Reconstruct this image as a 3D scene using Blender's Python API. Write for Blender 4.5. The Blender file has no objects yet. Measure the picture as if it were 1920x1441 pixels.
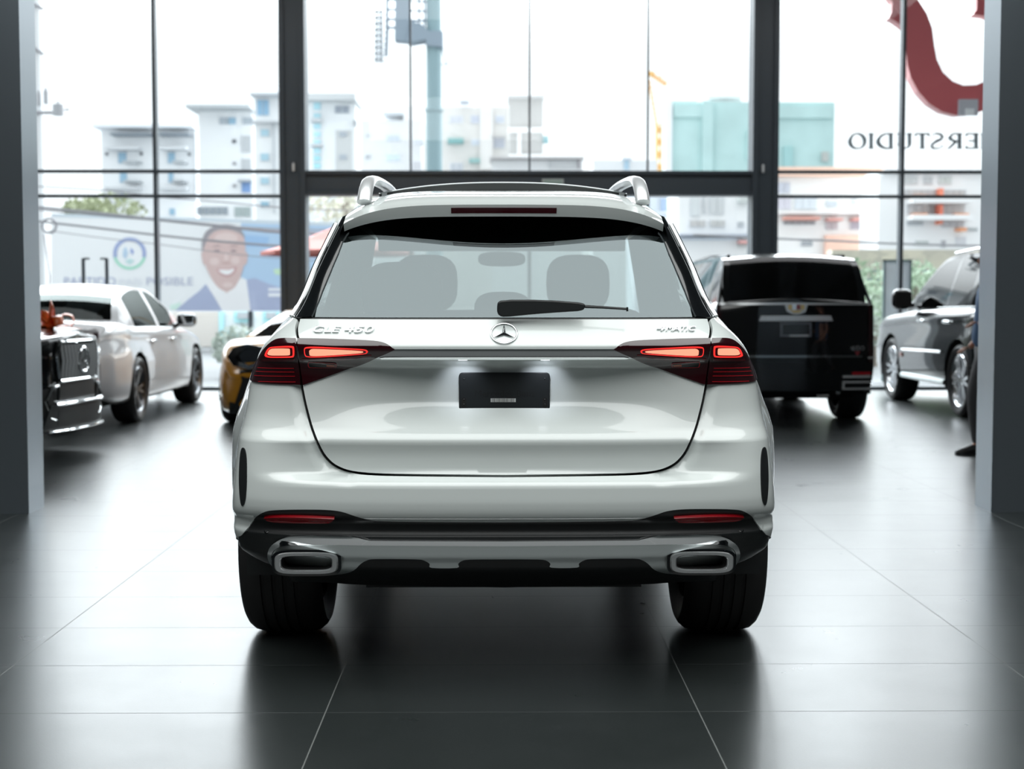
import bpy, bmesh, math, random
from mathutils import Vector, Matrix
from mathutils.geometry import delaunay_2d_cdt
random.seed(7)
SC = bpy.context.scene
COL = SC.collection
PI = math.pi
# ------------------------------------------------------------------ camera
IMG_W, IMG_H, FPX = 1920.0, 1441.0, 2690.0
CAM_H = 1.325
PITCH = math.atan(160.5 / FPX)
YAW = math.atan(28.0 / FPX)
c_right = Vector((math.cos(YAW), -math.sin(YAW), 0))
c_fwd = Vector((math.sin(YAW) * math.cos(PITCH), math.cos(YAW) * math.cos(PITCH), -math.sin(PITCH)))
c_up = c_right.cross(c_fwd)
c_pos = Vector((0, 0, CAM_H))
cam_data = bpy.data.cameras.new('camera')
cam = bpy.data.objects.new('camera', cam_data)
COL.objects.link(cam)
cam_data.sensor_width = 36.0
cam_data.lens = FPX / IMG_W * 36.0
cam_data.clip_end = 600
m3 = Matrix((c_right, c_up, -c_fwd)).transposed()
cam.matrix_world = Matrix.Translation(c_pos) @ m3.to_4x4()
cam_data.dof.use_dof = True
cam_data.dof.focus_distance = 4.85
cam_data.dof.aperture_fstop = 3.2
SC.camera = cam
SC.view_settings.view_transform = 'Standard'
SC.view_settings.look = 'None'
SC.view_settings.gamma = 1.0
SC.view_settings.exposure = 0.0
SC.view_settings.use_curve_mapping = False

def ray(px, py):
    return c_fwd * FPX + c_right * (px - IMG_W / 2) - c_up * (py - IMG_H / 2)
def at(px, py, Y):
    d = ray(px, py)
    return c_pos + d * (Y / d.y)
# ------------------------------------------------------------------ object helpers
def tag(o, label=None, cat=None, group=None, kind=None):
    if label: o['label'] = label
    if cat: o['category'] = cat
    if group: o['group'] = group
    if kind: o['kind'] = kind
    return o
def thing(name, label, cat, loc=(0, 0, 0), rz=0.0, group=None):
    o = bpy.data.objects.new(name, None)
    o.empty_display_size = 0.2
    COL.objects.link(o)
    o.location = loc
    o.rotation_euler = (0, 0, rz)
    return tag(o, label, cat, group)
def root_of(o):
    while o.parent: o = o.parent
    return o
def wmat(o):
    r = root_of(o)
    return Matrix.Translation(r.location) @ Matrix.Rotation(r.rotation_euler[2], 4, 'Z')

class MB:
    def __init__(s):
        s.v = []; s.f = []; s.m = []
    def add(s, vs, fs, mi=0):
        b = len(s.v)
        s.v += [tuple(p) for p in vs]
        s.f += [tuple(b + i for i in f) for f in fs]
        s.m += [mi] * len(fs)
        return s
    def box2(s, a, b, mi=0):
        x0, y0, z0 = min(a[0], b[0]), min(a[1], b[1]), min(a[2], b[2])
        x1, y1, z1 = max(a[0], b[0]), max(a[1], b[1]), max(a[2], b[2])
        vs = [(x0, y0, z0), (x1, y0, z0), (x1, y1, z0), (x0, y1, z0), (x0, y0, z1), (x1, y0, z1), (x1, y1, z1), (x0, y1, z1)]
        return s.add(vs, [(0, 3, 2, 1), (4, 5, 6, 7), (0, 1, 5, 4), (1, 2, 6, 5), (2, 3, 7, 6), (3, 0, 4, 7)], mi)
    def box(s, c, d, mi=0, rot=None):
        hx, hy, hz = d[0] / 2, d[1] / 2, d[2] / 2
        vs = [Vector(p) for p in ((-hx, -hy, -hz), (hx, -hy, -hz), (hx, hy, -hz), (-hx, hy, -hz), (-hx, -hy, hz), (hx, -hy, hz), (hx, hy, hz), (-hx, hy, hz))]
        if rot is not None: vs = [rot @ p for p in vs]
        c = Vector(c)
        return s.add([p + c for p in vs], [(0, 3, 2, 1), (4, 5, 6, 7), (0, 1, 5, 4), (1, 2, 6, 5), (2, 3, 7, 6), (3, 0, 4, 7)], mi)
    def prism(s, poly, vec, mi=0):
        n = len(poly); vec = Vector(vec)
        vs = [Vector(p) for p in poly] + [Vector(p) + vec for p in poly]
        fs = [tuple(range(n)), tuple(range(2 * n - 1, n - 1, -1))] + [(i, n + i, n + (i + 1) % n, (i + 1) % n) for i in range(n)]
        return s.add(vs, fs, mi)
    def grid(s, P, mi=0, flip=False):
        r, c = len(P), len(P[0])
        vs = [p for row in P for p in row]
        fs = []
        for i in range(r - 1):
            for j in range(c - 1):
                q = (i * c + j, i * c + j + 1, (i + 1) * c + j + 1, (i + 1) * c + j)
                fs.append(q[::-1] if flip else q)
        return s.add(vs, fs, mi)
    def tube(s, pts, r, n=8, mi=0, closed=False, flat=1.0, up=None):
        pts = [Vector(p) for p in pts]
        k = len(pts)
        rs = r if isinstance(r, (list, tuple)) else [r] * k
        rings = []
        upv = Vector(up) if up else Vector((0, 0, 1))
        for i, p in enumerate(pts):
            a = pts[(i - 1) % k] if (closed or i > 0) else p
            b = pts[(i + 1) % k] if (closed or i < k - 1) else p
            d = (b - a).normalized()
            u = upv
            if abs(d.dot(u)) > 0.95: u = Vector((1, 0, 0)) if abs(d.x) < 0.9 else Vector((0, 1, 0))
            e1 = d.cross(u).normalized(); e2 = e1.cross(d).normalized()
            rings.append([p + e1 * (math.cos(2 * PI * t / n) * rs[i] * flat) + e2 * (math.sin(2 * PI * t / n) * rs[i]) for t in range(n)])
        vs = [q for ring in rings for q in ring]
        fs = []
        for i in range(k if closed else k - 1):
            i2 = (i + 1) % k
            for t in range(n):
                fs.append((i * n + t, i * n + (t + 1) % n, i2 * n + (t + 1) % n, i2 * n + t))
        if not closed:
            fs.append(tuple(range(n - 1, -1, -1)))
            fs.append(tuple((k - 1) * n + t for t in range(n)))
        return s.add(vs, fs, mi)
    def lathe_x(s, prof, c=(0, 0, 0), n=48, mi=0, closed=False):
        c = Vector(c); m = len(prof)
        vs = []
        for t in range(n):
            a = 2 * PI * t / n
            for (ax, rr) in prof:
                vs.append(c + Vector((ax, rr * math.cos(a), rr * math.sin(a))))
        fs = []
        for t in range(n):
            t2 = (t + 1) % n
            for j in range(m if closed else m - 1):
                j2 = (j + 1) % m
                fs.append((t * m + j, t * m + j2, t2 * m + j2, t2 * m + j))
        return s.add(vs, fs, mi)
    def ball(s, c, r, nu=12, nv=8, mi=0, sc=(1, 1, 1)):
        c = Vector(c)
        P = []
        for i in range(nv + 1):
            th = PI * i / nv
            P.append([c + Vector((r * sc[0] * math.sin(th) * math.cos(2 * PI * j / nu), r * sc[1] * math.sin(th) * math.sin(2 * PI * j / nu), r * sc[2] * math.cos(th))) for j in range(nu + 1)])
        return s.grid(P, mi)
    def build(s, name, mats, parent=None, smooth=False, world=False, angle=35, weld=True, bevel=0):
        vs = [Vector(p) for p in s.v]
        if world and parent is not None:
            inv = wmat(parent).inverted()
            vs = [inv @ p for p in vs]
        origin = None
        if parent is None and vs:
            xs = [p.x for p in vs]; ys = [p.y for p in vs]; zs = [p.z for p in vs]
            origin = Vector(((min(xs) + max(xs)) / 2, (min(ys) + max(ys)) / 2, min(zs)))
            vs = [p - origin for p in vs]
        me = bpy.data.meshes.new(name)
        me.from_pydata(vs, [], s.f)
        if not isinstance(mats, (list, tuple)): mats = [mats]
        for m in mats: me.materials.append(m)
        if len(mats) > 1: me.polygons.foreach_set('material_index', s.m)
        bm = bmesh.new(); bm.from_mesh(me)
        bmesh.ops.delete(bm, geom=[v for v in bm.verts if not v.link_faces], context='VERTS')
        if weld: bmesh.ops.remove_doubles(bm, verts=bm.verts, dist=1e-5)
        bmesh.ops.recalc_face_normals(bm, faces=bm.faces)
        bm.to_mesh(me); bm.free()
        if smooth:
            me.shade_smooth()
            me.set_sharp_from_angle(angle=math.radians(angle))
        o = bpy.data.objects.new(name, me)
        COL.objects.link(o)
        if parent is not None: o.parent = parent
        if origin is not None: o.location = origin
        if bevel:
            b = o.modifiers.new('bevel', 'BEVEL'); b.width = bevel; b.segments = 2; b.limit_method = 'ANGLE'
        return o

def smooth01(a, b, x):
    t = max(0.0, min(1.0, (x - a) / (b - a)))
    return t * t * (3 - 2 * t)
class Pchip:
    def __init__(s, pts):
        s.x = [p[0] for p in pts]; s.y = [p[1] for p in pts]
        n = len(pts)
        h = [s.x[i + 1] - s.x[i] for i in range(n - 1)]
        d = [(s.y[i + 1] - s.y[i]) / h[i] for i in range(n - 1)]
        m = [0.0] * n
        m[0], m[-1] = d[0], d[-1]
        for i in range(1, n - 1):
            if d[i - 1] * d[i] > 0:
                w1, w2 = 2 * h[i] + h[i - 1], h[i] + 2 * h[i - 1]
                m[i] = (w1 + w2) / (w1 / d[i - 1] + w2 / d[i])
        s.h, s.d, s.m = h, d, m
    def __call__(s, x):
        if x <= s.x[0]: return s.y[0]
        if x >= s.x[-1]: return s.y[-1]
        lo, hi = 0, len(s.x) - 1
        while hi - lo > 1:
            mid = (lo + hi) // 2
            if s.x[mid] <= x: lo = mid
            else: hi = mid
        t = (x - s.x[lo]) / s.h[lo]; h = s.h[lo]
        return (s.y[lo] * (1 + 2 * t) * (1 - t) ** 2 + h * s.m[lo] * t * (1 - t) ** 2 + s.y[lo + 1] * t * t * (3 - 2 * t) + h * s.m[lo + 1] * t * t * (t - 1))

def text_shape(body, width, height, extrude=0.0, shear=0.0, spacing=1.0, bold=0.0):
    """letter outlines as a list of verts (x, y, z) centred on 0 and faces; x right, y up, z out"""
    cu = bpy.data.curves.new('lettering', 'FONT')
    cu.body = body; cu.size = 1.0; cu.extrude = 0.0; cu.shear = shear; cu.space_character = spacing
    cu.resolution_u = 4; cu.offset = bold
    ob = bpy.data.objects.new('lettering', cu)
    COL.objects.link(ob)
    bpy.context.view_layer.update()
    dg = bpy.context.evaluated_depsgraph_get()
    me = bpy.data.meshes.new_from_object(ob.evaluated_get(dg))
    vs = [v.co.copy() for v in me.vertices]
    fs = [tuple(p.vertices) for p in me.polygons]
    bpy.data.objects.remove(ob); bpy.data.curves.remove(cu); bpy.data.meshes.remove(me)
    x0 = min(v.x for v in vs); x1 = max(v.x for v in vs); y0 = min(v.y for v in vs); y1 = max(v.y for v in vs)
    vs = [Vector(((v.x - (x0 + x1) / 2) * width / (x1 - x0), (v.y - (y0 + y1) / 2) * height / (y1 - y0), 0)) for v in vs]
    if extrude > 0:
        cnt = {}
        for f in fs:
            for i in range(len(f)):
                e = (f[i], f[(i + 1) % len(f)])
                cnt[e] = 1
        n = len(vs)
        out_f = [tuple(i + n for i in f) for f in fs]
        for e in cnt:
            if (e[1], e[0]) not in cnt:
                out_f.append((e[0], e[1], e[1] + n, e[0] + n))
        out_f += [f[::-1] for f in fs]
        vs = vs + [v + Vector((0, 0, extrude)) for v in vs]
        fs = out_f
    return vs, fs
def put_shape(mb, shape, o, ex, ey, ez, mi=0):
    vs, fs = shape
    mb.add([Vector(o) + Vector(ex) * v.x + Vector(ey) * v.y + Vector(ez) * v.z for v in vs], fs, mi)
# ------------------------------------------------------------------ materials
def nmat(name):
    m = bpy.data.materials.new(name); m.use_nodes = True
    nt = m.node_tree
    return m, nt, nt.nodes['Principled BSDF']
def mat(name, col, rough=0.5, metal=0.0, coat=0.0, coat_rough=0.03, spec=0.5, noise=0.0, nscale=4.0, bump=0.0, bscale=60.0, ior=1.5):
    m, nt, b = nmat(name)
    b.inputs['Base Color'].default_value = (*col, 1)
    b.inputs['Roughness'].default_value = rough
    b.inputs['Metallic'].default_value = metal
    b.inputs['Coat Weight'].default_value = coat
    b.inputs['Coat Roughness'].default_value = coat_rough
    b.inputs['Specular IOR Level'].default_value = spec
    b.inputs['IOR'].default_value = ior
    tc = nt.nodes.new('ShaderNodeTexCoord')
    if noise > 0:
        nz = nt.nodes.new('ShaderNodeTexNoise'); nz.inputs['Scale'].default_value = nscale; nz.inputs['Detail'].default_value = 4
        nt.links.new(tc.outputs['Object'], nz.inputs['Vector'])
        mx = nt.nodes.new('ShaderNodeMix'); mx.data_type = 'RGBA'
        mx.inputs[6].default_value = (*[c * (1 - noise) for c in col], 1)
        mx.inputs[7].default_value = (*[min(1, c * (1 + noise)) for c in col], 1)
        nt.links.new(nz.outputs['Fac'], mx.inputs[0]); nt.links.new(mx.outputs[2], b.inputs['Base Color'])
    if bump > 0:
        n2 = nt.nodes.new('ShaderNodeTexNoise'); n2.inputs['Scale'].default_value = bscale; n2.inputs['Detail'].default_value = 3
        nt.links.new(tc.outputs['Object'], n2.inputs['Vector'])
        bp = nt.nodes.new('ShaderNodeBump'); bp.inputs['Strength'].default_value = bump; bp.inputs['Distance'].default_value = 0.002
        nt.links.new(n2.outputs['Fac'], bp.inputs['Height']); nt.links.new(bp.outputs['Normal'], b.inputs['Normal'])
    return m
def emis(name, col, strength):
    m, nt, b = nmat(name)
    b.inputs['Base Color'].default_value = (*[c * 0.3 for c in col], 1)
    b.inputs['Roughness'].default_value = 0.2
    b.inputs['Emission Color'].default_value = (*col, 1)
    b.inputs['Emission Strength'].default_value = strength
    return m
def glass(name, tint, f0=0.04, rough=0.0, refl=(1, 1, 1)):
    m = bpy.data.materials.new(name); m.use_nodes = True
    nt = m.node_tree; nt.nodes.clear()
    out = nt.nodes.new('ShaderNodeOutputMaterial')
    tr = nt.nodes.new('ShaderNodeBsdfTransparent'); tr.inputs['Color'].default_value = (*tint, 1)
    gl = nt.nodes.new('ShaderNodeBsdfGlossy'); gl.inputs['Roughness'].default_value = rough
    gl.inputs['Color'].default_value = (*refl, 1)
    lw = nt.nodes.new('ShaderNodeLayerWeight'); lw.inputs['Blend'].default_value = 0.5
    pw = nt.nodes.new('ShaderNodeMath'); pw.operation = 'POWER'; pw.inputs[1].default_value = 5.0
    nt.links.new(lw.outputs['Facing'], pw.inputs[0])
    fr = nt.nodes.new('ShaderNodeMath'); fr.operation = 'MULTIPLY_ADD'; fr.inputs[1].default_value = 1 - f0; fr.inputs[2].default_value = f0
    nt.links.new(pw.outputs[0], fr.inputs[0])
    mx = nt.nodes.new('ShaderNodeMixShader')
    nt.links.new(fr.outputs[0], mx.inputs[0]); nt.links.new(tr.outputs[0], mx.inputs[1]); nt.links.new(gl.outputs[0], mx.inputs[2])
    nt.links.new(mx.outputs[0], out.inputs['Surface'])
    return m
M = {}
SKY_BASE, SKY_FILL = 1.62, 13.5
M['white_paint'] = mat('white_paint', (0.70, 0.75, 0.735), 0.35, coat=1.0, coat_rough=0.02)
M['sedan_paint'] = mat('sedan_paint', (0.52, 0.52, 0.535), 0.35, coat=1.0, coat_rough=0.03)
M['black_paint'] = mat('black_paint', (0.004, 0.005, 0.006), 0.2, coat=1.0, coat_rough=0.02, spec=0.1)
M['yellow_paint'] = mat('yellow_paint', (0.62, 0.27, 0.015), 0.3, coat=1.0, coat_rough=0.03)
M['chrome'] = mat('chrome', (0.80, 0.82, 0.83), 0.07, metal=1.0)
M['dark_chrome'] = mat('dark_chrome', (0.40, 0.42, 0.43), 0.12, metal=1.0)
M['satin'] = mat('satin_silver', (0.62, 0.67, 0.67), 0.36, metal=0.9)
M['plastic'] = mat('black_plastic', (0.012, 0.014, 0.015), 0.42, bump=0.15, bscale=900)
M['gloss_black'] = mat('gloss_black', (0.004, 0.005, 0.006), 0.08, coat=0.6)
M['void'] = mat('dark_gap', (0.004, 0.004, 0.004), 0.8)
M['rubber'] = mat('tyre_rubber', (0.011, 0.011, 0.012), 0.62, bump=0.2, bscale=300)
M['rail'] = mat('rail_aluminium', (0.80, 0.82, 0.83), 0.30, metal=0.55)
M['bright_trim'] = mat('bright_trim', (0.66, 0.68, 0.69), 0.25, metal=0.4)
M['exhaust'] = mat('exhaust_chrome', (0.80, 0.82, 0.83), 0.24, metal=0.85)
M['alloy'] = mat('silver_alloy', (0.72, 0.73, 0.75), 0.22, metal=1.0)
M['dark_alloy'] = mat('dark_alloy', (0.16, 0.165, 0.175), 0.28, metal=1.0)
M['rear_glass'] = glass('privacy_glass', (0.30, 0.34, 0.33), 0.13, refl=(0.84, 0.965, 1.0))
M['clear_glass'] = glass('clear_glass', (0.86, 0.89, 0.88), 0.04)
M['dark_glass'] = glass('dark_glass', (0.02, 0.022, 0.024), 0.03)
M['sedan_glass'] = glass('sedan_glass', (0.05, 0.06, 0.058), 0.03, refl=(0.35, 0.38, 0.37))
M['smoke_glass'] = glass('smoke_glass', (0.10, 0.11, 0.115), 0.04)
M['pane'] = glass('window_pane', (0.95, 0.965, 0.965), 0.018)
M['lens'] = mat('red_lens', (0.075, 0.002, 0.006), 0.12, coat=1.0, coat_rough=0.01)
M['lens_dark'] = mat('smoked_red_lens', (0.022, 0.001, 0.003), 0.12, coat=1.0, coat_rough=0.01)
M['red_line'] = mat('red_line', (0.32, 0.006, 0.012), 0.2, coat=1.0)
M['glow_core'] = emis('lamp_core', (1.0, 0.29, 0.18), 1.5)
M['glow_edge'] = emis('lamp_edge', (1.0, 0.035, 0.03), 1.0)
M['reflector'] = mat('red_reflector', (0.42, 0.004, 0.012), 0.2, coat=1.0)
M['amber'] = mat('amber_lens', (0.30, 0.07, 0.03), 0.2, coat=0.5)
M['clear_lens'] = mat('clear_lens', (0.30, 0.31, 0.33), 0.1, coat=1.0)
M['seat'] = mat('dark_seat', (0.02, 0.021, 0.022), 0.7)
M['liner'] = mat('headliner', (0.018, 0.018, 0.019), 0.9)
M['pillar'] = mat('pillar_cladding', (0.215, 0.25, 0.28), 0.28, metal=0.8, bump=0.03, bscale=200)
M['frame'] = mat('steel_frame_paint', (0.05, 0.062, 0.074), 0.40)
M['ceiling'] = mat('ceiling_paint', (0.35, 0.36, 0.36), 0.8)
M['wall'] = mat('wall_paint', (0.55, 0.56, 0.56), 0.7, noise=0.04)
M['wall_dark'] = mat('wall_paint_dark', (0.07, 0.073, 0.076), 0.6)

def floor_mat():
    m, nt, b = nmat('porcelain_tile')
    N, Lk = nt.nodes.new, nt.links.new
    geo = N('ShaderNodeNewGeometry'); sep = N('ShaderNodeSeparateXYZ'); Lk(geo.outputs['Position'], sep.inputs[0])
    def mth(op, a, b_=None, c=None):
        n = N('ShaderNodeMath'); n.operation = op
        for i, v in enumerate((a, b_, c)):
            if v is None: continue
            if isinstance(v, (int, float)): n.inputs[i].default_value = v
            else: Lk(v, n.inputs[i])
        return n.outputs[0]
    def cell(sock, off, size):
        t = mth('DIVIDE', mth('SUBTRACT', sock, off), size)
        fl = mth('FLOOR', t); fr = mth('SUBTRACT', t, fl)
        d = mth('MULTIPLY', mth('MINIMUM', fr, mth('SUBTRACT', 1.0, fr)), size)
        return fl, d
    fx, dx = cell(sep.outputs[0], 0.648, 1.2)
    fy, dy = cell(sep.outputs[1], 4.54, 0.6)
    gx = mth('LESS_THAN', dx, 0.0022); gy = mth('LESS_THAN', dy, 0.0022)
    comb = N('ShaderNodeCombineXYZ'); Lk(fx, comb.inputs[0]); Lk(fy, comb.inputs[1])
    wn = N('ShaderNodeTexWhiteNoise'); wn.noise_dimensions = '3D'; Lk(comb.outputs[0], wn.inputs['Vector'])
    nz = N('ShaderNodeTexNoise'); nz.inputs['Scale'].default_value = 2.6; nz.inputs['Detail'].default_value = 7; nz.inputs['Roughness'].default_value = 0.65
    Lk(geo.outputs['Position'], nz.inputs['Vector'])
    fac = mth('ADD', mth('MULTIPLY', nz.outputs['Fac'], 0.60), mth('MULTIPLY', wn.outputs['Value'], 0.40))
    ramp = N('ShaderNodeValToRGB')
    ramp.color_ramp.elements[0].position = 0.25; ramp.color_ramp.elements[0].color = (0.022, 0.027, 0.027, 1)
    ramp.color_ramp.elements[1].position = 0.85; ramp.color_ramp.elements[1].color = (0.034, 0.040, 0.040, 1)
    Lk(fac, ramp.inputs[0])
    mxa = N('ShaderNodeMix'); mxa.data_type = 'RGBA'; Lk(mth('MULTIPLY', gy, 0.55), mxa.inputs[0]); Lk(ramp.outputs[0], mxa.inputs[6]); mxa.inputs[7].default_value = (0.055, 0.062, 0.062, 1)
    mxb = N('ShaderNodeMix'); mxb.data_type = 'RGBA'; Lk(mth('MULTIPLY', gx, 0.8), mxb.inputs[0]); Lk(mxa.outputs[2], mxb.inputs[6]); mxb.inputs[7].default_value = (0.16, 0.17, 0.165, 1)
    Lk(mxb.outputs[2], b.inputs['Base Color'])
    g = mth('MAXIMUM', gx, gy)
    r = mth("ADD", 0.25, mth("MULTIPLY", nz.outputs["Fac"], 0.07))
    Lk(mth('ADD', r, mth('MULTIPLY', g, 0.25)), b.inputs['Roughness'])
    n2 = N('ShaderNodeTexNoise'); n2.inputs['Scale'].default_value = 170; n2.inputs['Detail'].default_value = 3
    Lk(geo.outputs['Position'], n2.inputs['Vector'])
    bp = N('ShaderNodeBump'); bp.inputs["Strength"].default_value = 0.10; bp.inputs['Distance'].default_value = 0.0015
    Lk(mth('SUBTRACT', n2.outputs['Fac'], mth('MULTIPLY', g, 0.6)), bp.inputs['Height'])
    Lk(bp.outputs['Normal'], b.inputs['Normal'])
    b.inputs['Specular IOR Level'].default_value = 0.95
    return m
M['floor'] = floor_mat()

# ------------------------------------------------------------------ world: bright overcast sky
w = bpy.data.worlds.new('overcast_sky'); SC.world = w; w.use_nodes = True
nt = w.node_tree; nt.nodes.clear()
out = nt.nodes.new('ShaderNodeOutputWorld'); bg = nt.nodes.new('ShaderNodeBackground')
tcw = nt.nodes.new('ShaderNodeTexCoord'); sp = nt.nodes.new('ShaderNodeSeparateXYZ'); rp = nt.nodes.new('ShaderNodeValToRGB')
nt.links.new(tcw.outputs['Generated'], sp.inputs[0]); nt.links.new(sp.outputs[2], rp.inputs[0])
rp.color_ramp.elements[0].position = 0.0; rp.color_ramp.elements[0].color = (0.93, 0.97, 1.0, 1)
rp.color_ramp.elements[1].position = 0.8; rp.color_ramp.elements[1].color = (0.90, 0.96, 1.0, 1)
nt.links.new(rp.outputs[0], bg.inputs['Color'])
# glow added high in the street-side sky, above the view, to brighten the floor
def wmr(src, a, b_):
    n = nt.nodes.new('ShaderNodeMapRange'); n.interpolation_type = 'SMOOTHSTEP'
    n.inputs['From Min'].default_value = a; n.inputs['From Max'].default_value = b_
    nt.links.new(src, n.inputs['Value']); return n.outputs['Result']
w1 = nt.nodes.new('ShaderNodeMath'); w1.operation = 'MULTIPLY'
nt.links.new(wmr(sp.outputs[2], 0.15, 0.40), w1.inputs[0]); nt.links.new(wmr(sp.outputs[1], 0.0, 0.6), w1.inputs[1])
w2 = nt.nodes.new('ShaderNodeMath'); w2.operation = 'MULTIPLY_ADD'; w2.inputs[1].default_value = SKY_FILL; w2.inputs[2].default_value = SKY_BASE
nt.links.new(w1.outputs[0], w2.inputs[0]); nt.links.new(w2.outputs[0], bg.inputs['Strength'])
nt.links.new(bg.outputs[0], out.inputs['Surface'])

# ------------------------------------------------------------------ the setting
YF = 20.7                                   # inner face of the glass facade
RX, ZC, YB = 10.5, 6.4, -9.0
def struct(name, mb, m, parent=None, **k):
    o = mb.build(name, m, parent, **k)
    if parent is None: o['kind'] = 'structure'
    return o
struct('floor', MB().box2((-RX, YB, -0.12), (RX, YF + 0.4, 0)), M['floor'])
struct('ceiling', MB().box2((-RX, YB, ZC), (RX, YF + 0.4, ZC + 0.2)), M['ceiling'])
struct('wall_left', MB().box2((-RX - 0.2, YB, -0.12), (-RX, YF + 0.4, ZC + 0.2)), M['wall_dark'])
struct('wall_right', MB().box2((RX, YB, -0.12), (RX + 0.2, YF + 0.4, ZC + 0.2)), M['wall_dark'])
struct('wall_back', MB().box2((-RX, YB - 0.2, -0.12), (RX, YB, ZC + 0.2)), M['wall_dark'])
def fx(px): return at(px, 560, YF).x
def fz(py): return at(960, py, YF).z
xa0, xa1, xb0, xb1 = fx(527), fx(575), fx(1408), fx(1456)
t_lo, t_hi = fz(366), fz(320)
n_trim = [0]
def trim(mb, m=None):
    n_trim[0] += 1
    return struct('trim_%d' % n_trim[0], mb, m or M['frame'])
for (x0, x1) in ((xa0, xa1), (xb0, xb1)):                          # main steel posts with side flanges
    mb = MB().box2((x0, YF, 0), (x1, YF + 0.36, ZC))
    mb.box2((x0 - 0.0, YF - 0.05, 0), (x0 + 0.07, YF, ZC)).box2((x1 - 0.07, YF - 0.05, 0), (x1, YF, ZC))
    trim(mb)
mb = MB().box2((xa1, YF + 0.02, t_lo), (xb0, YF + 0.34, t_hi))     # transom over the centre bay
mb.box2((xa1, YF - 0.03, t_lo), (xb0, YF + 0.02, t_lo + 0.05)).box2((xa1, YF - 0.03, t_hi - 0.05), (xb0, YF + 0.02, t_hi))
trim(mb)
YG = YF + 0.17
def vbar(px, w_, z0, z1, d=0.10, y=YG):
    x = fx(px)
    trim(MB().box2((x - w_ / 2, y - d / 2, z0), (x + w_ / 2, y + d / 2, z1)))
for px in (770, 993, 1215): vbar(px, 0.028, t_hi, ZC, 0.06)
for px in (291, 1692): vbar(px, 0.05, 0, ZC, 0.16)
for (x0, x1) in ((-RX, xa0), (xb1, RX)):
    for py in (320, 366.5):
        z = fz(py)
        trim(MB().box2((x0, YG - 0.05, z - 0.022), (x1, YG + 0.05, z + 0.022)))
    trim(MB().box2((x0, YG - 0.05, 0), (x1, YG + 0.05, 0.05)))
    trim(MB().box2((x0, YG - 0.05, ZC - 0.1), (x1, YG + 0.05, ZC)))
trim(MB().box2((xa1, YG - 0.05, 0), (xb0, YG + 0.05, 0.05)))
for px in (770, 993, 1215): vbar(px, 0.05, 0.05, t_lo, 0.08)
n_win = [0]
def window(x0, x1, z0, z1):
    n_win[0] += 1
    struct('window_%d' % n_win[0], MB().box2((x0, YG - 0.006, z0), (x1, YG + 0.006, z1)), M['pane'])
zA, zB = fz(320), fz(366.5)
for (x0, x1) in ((-RX, fx(291)), (fx(291), xa0), (xb1, fx(1692)), (fx(1692), RX)):
    window(x0, x1, 0.05, zB); window(x0, x1, zB, zA); window(x0, x1, zA, ZC)
cx = [xa1, fx(770), fx(993), fx(1215), xb0]
for i in range(4):
    window(cx[i], cx[i + 1], t_hi, ZC); window(cx[i], cx[i + 1], 0.05, t_lo)
# the two square pillars that frame the view
for (nm, x0, x1, lab) in (('left', -4.6, -2.895, ''), ('right', 3.075, 4.6, '')):
    mb = MB().box2((x0, 8.84, 0), (x1, 9.14, ZC))
    trim(mb, M['pillar'])
# ------------------------------------------------------------------ the white SUV in the middle
X0, Y0 = 0.024, 4.70
suv = thing('suv', 'white SUV seen squarely from behind with lit red tail lamps', 'car', (X0, Y0, 0))
NEXP = 3.0
_prof_t = Pchip([(.28, .36), (.33, .27), (.37, .18), (.40, .13), (.44, .10), (.465, .08), (.50, .065), (.515, .055), (.535, .048), (.55, .062), (.575, .06), (.592, .03),
                 (.605, .014), (.63, .004), (.66, .0), (.70, .0), (.714, .004), (.724, .016), (.733, .045), (.740, .062), (.76, .066), (.80, .064), (.838, .052), (.85, .046),
                 (.862, .052), (.89, .072), (.95, .084), (1.05, .088), (1.11, .08), (1.125, .068), (1.14, .056), (1.155, .048), (1.165, .046), (1.185, .060), (1.21, .082), (1.262, .13), (1.64, .447), (1.75, .54)])
_prof_s = Pchip([(.28, .36), (.33, .27), (.37, .18), (.40, .13), (.44, .10), (.465, .08), (.50, .065), (.515, .055), (.535, .048), (.55, .062), (.575, .06), (.592, .03),
                 (.605, .014), (.63, .004), (.66, .0), (.72, .002), (.79, .012), (.838, .018), (.85, .020), (.862, .030), (.89, .055), (.95, .078), (1.05, .086), (1.11, .08), (1.125, .07),
                 (1.14, .060), (1.165, .055), (1.185, .064), (1.21, .082), (1.262, .13), (1.64, .447), (1.75, .54)])
_half = Pchip([(.28, .80), (.34, .80), (.37, .82), (.41, .885), (.46, .937), (.55, .945), (.65, .938), (.75, .928), (.85, .918), (.95, .902), (1.043, .886), (1.12, .858), (1.19, .812), (1.225, .777), (1.262, .735), (1.45, .660), (1.60, .598), (1.64, .58), (1.75, .5)])
_wrap = Pchip([(.28, .28), (1.05, .28), (1.262, .20), (1.60, .13), (1.75, .12)])
def y_mid(x, z):
    ax = abs(x)
    b = smooth01(.58, .86, ax)
    y = _prof_t(z) * (1 - b) + _prof_s(z) * b
    zr = smooth01(.865, .985, z) * (1 - smooth01(1.095, 1.128, z))
    if zr > 0: y += .075 * zr * (1 - smooth01(.24, .70, ax))
    return y
_N = 500
_ta = [i * (PI / 2) / _N for i in range(_N + 1)]
_tt = [math.sin(a) ** (2 / NEXP) for a in _ta]
_tw = [1 - max(0, math.cos(a)) ** (2 / NEXP) for a in _ta]
_ts = [0.0]
for i in range(1, _N + 1):
    _ts.append(_ts[-1] + math.hypot(.93 * (_tt[i] - _tt[i - 1]), .28 * (_tw[i] - _tw[i - 1])))
_S = _ts[-1]
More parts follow.
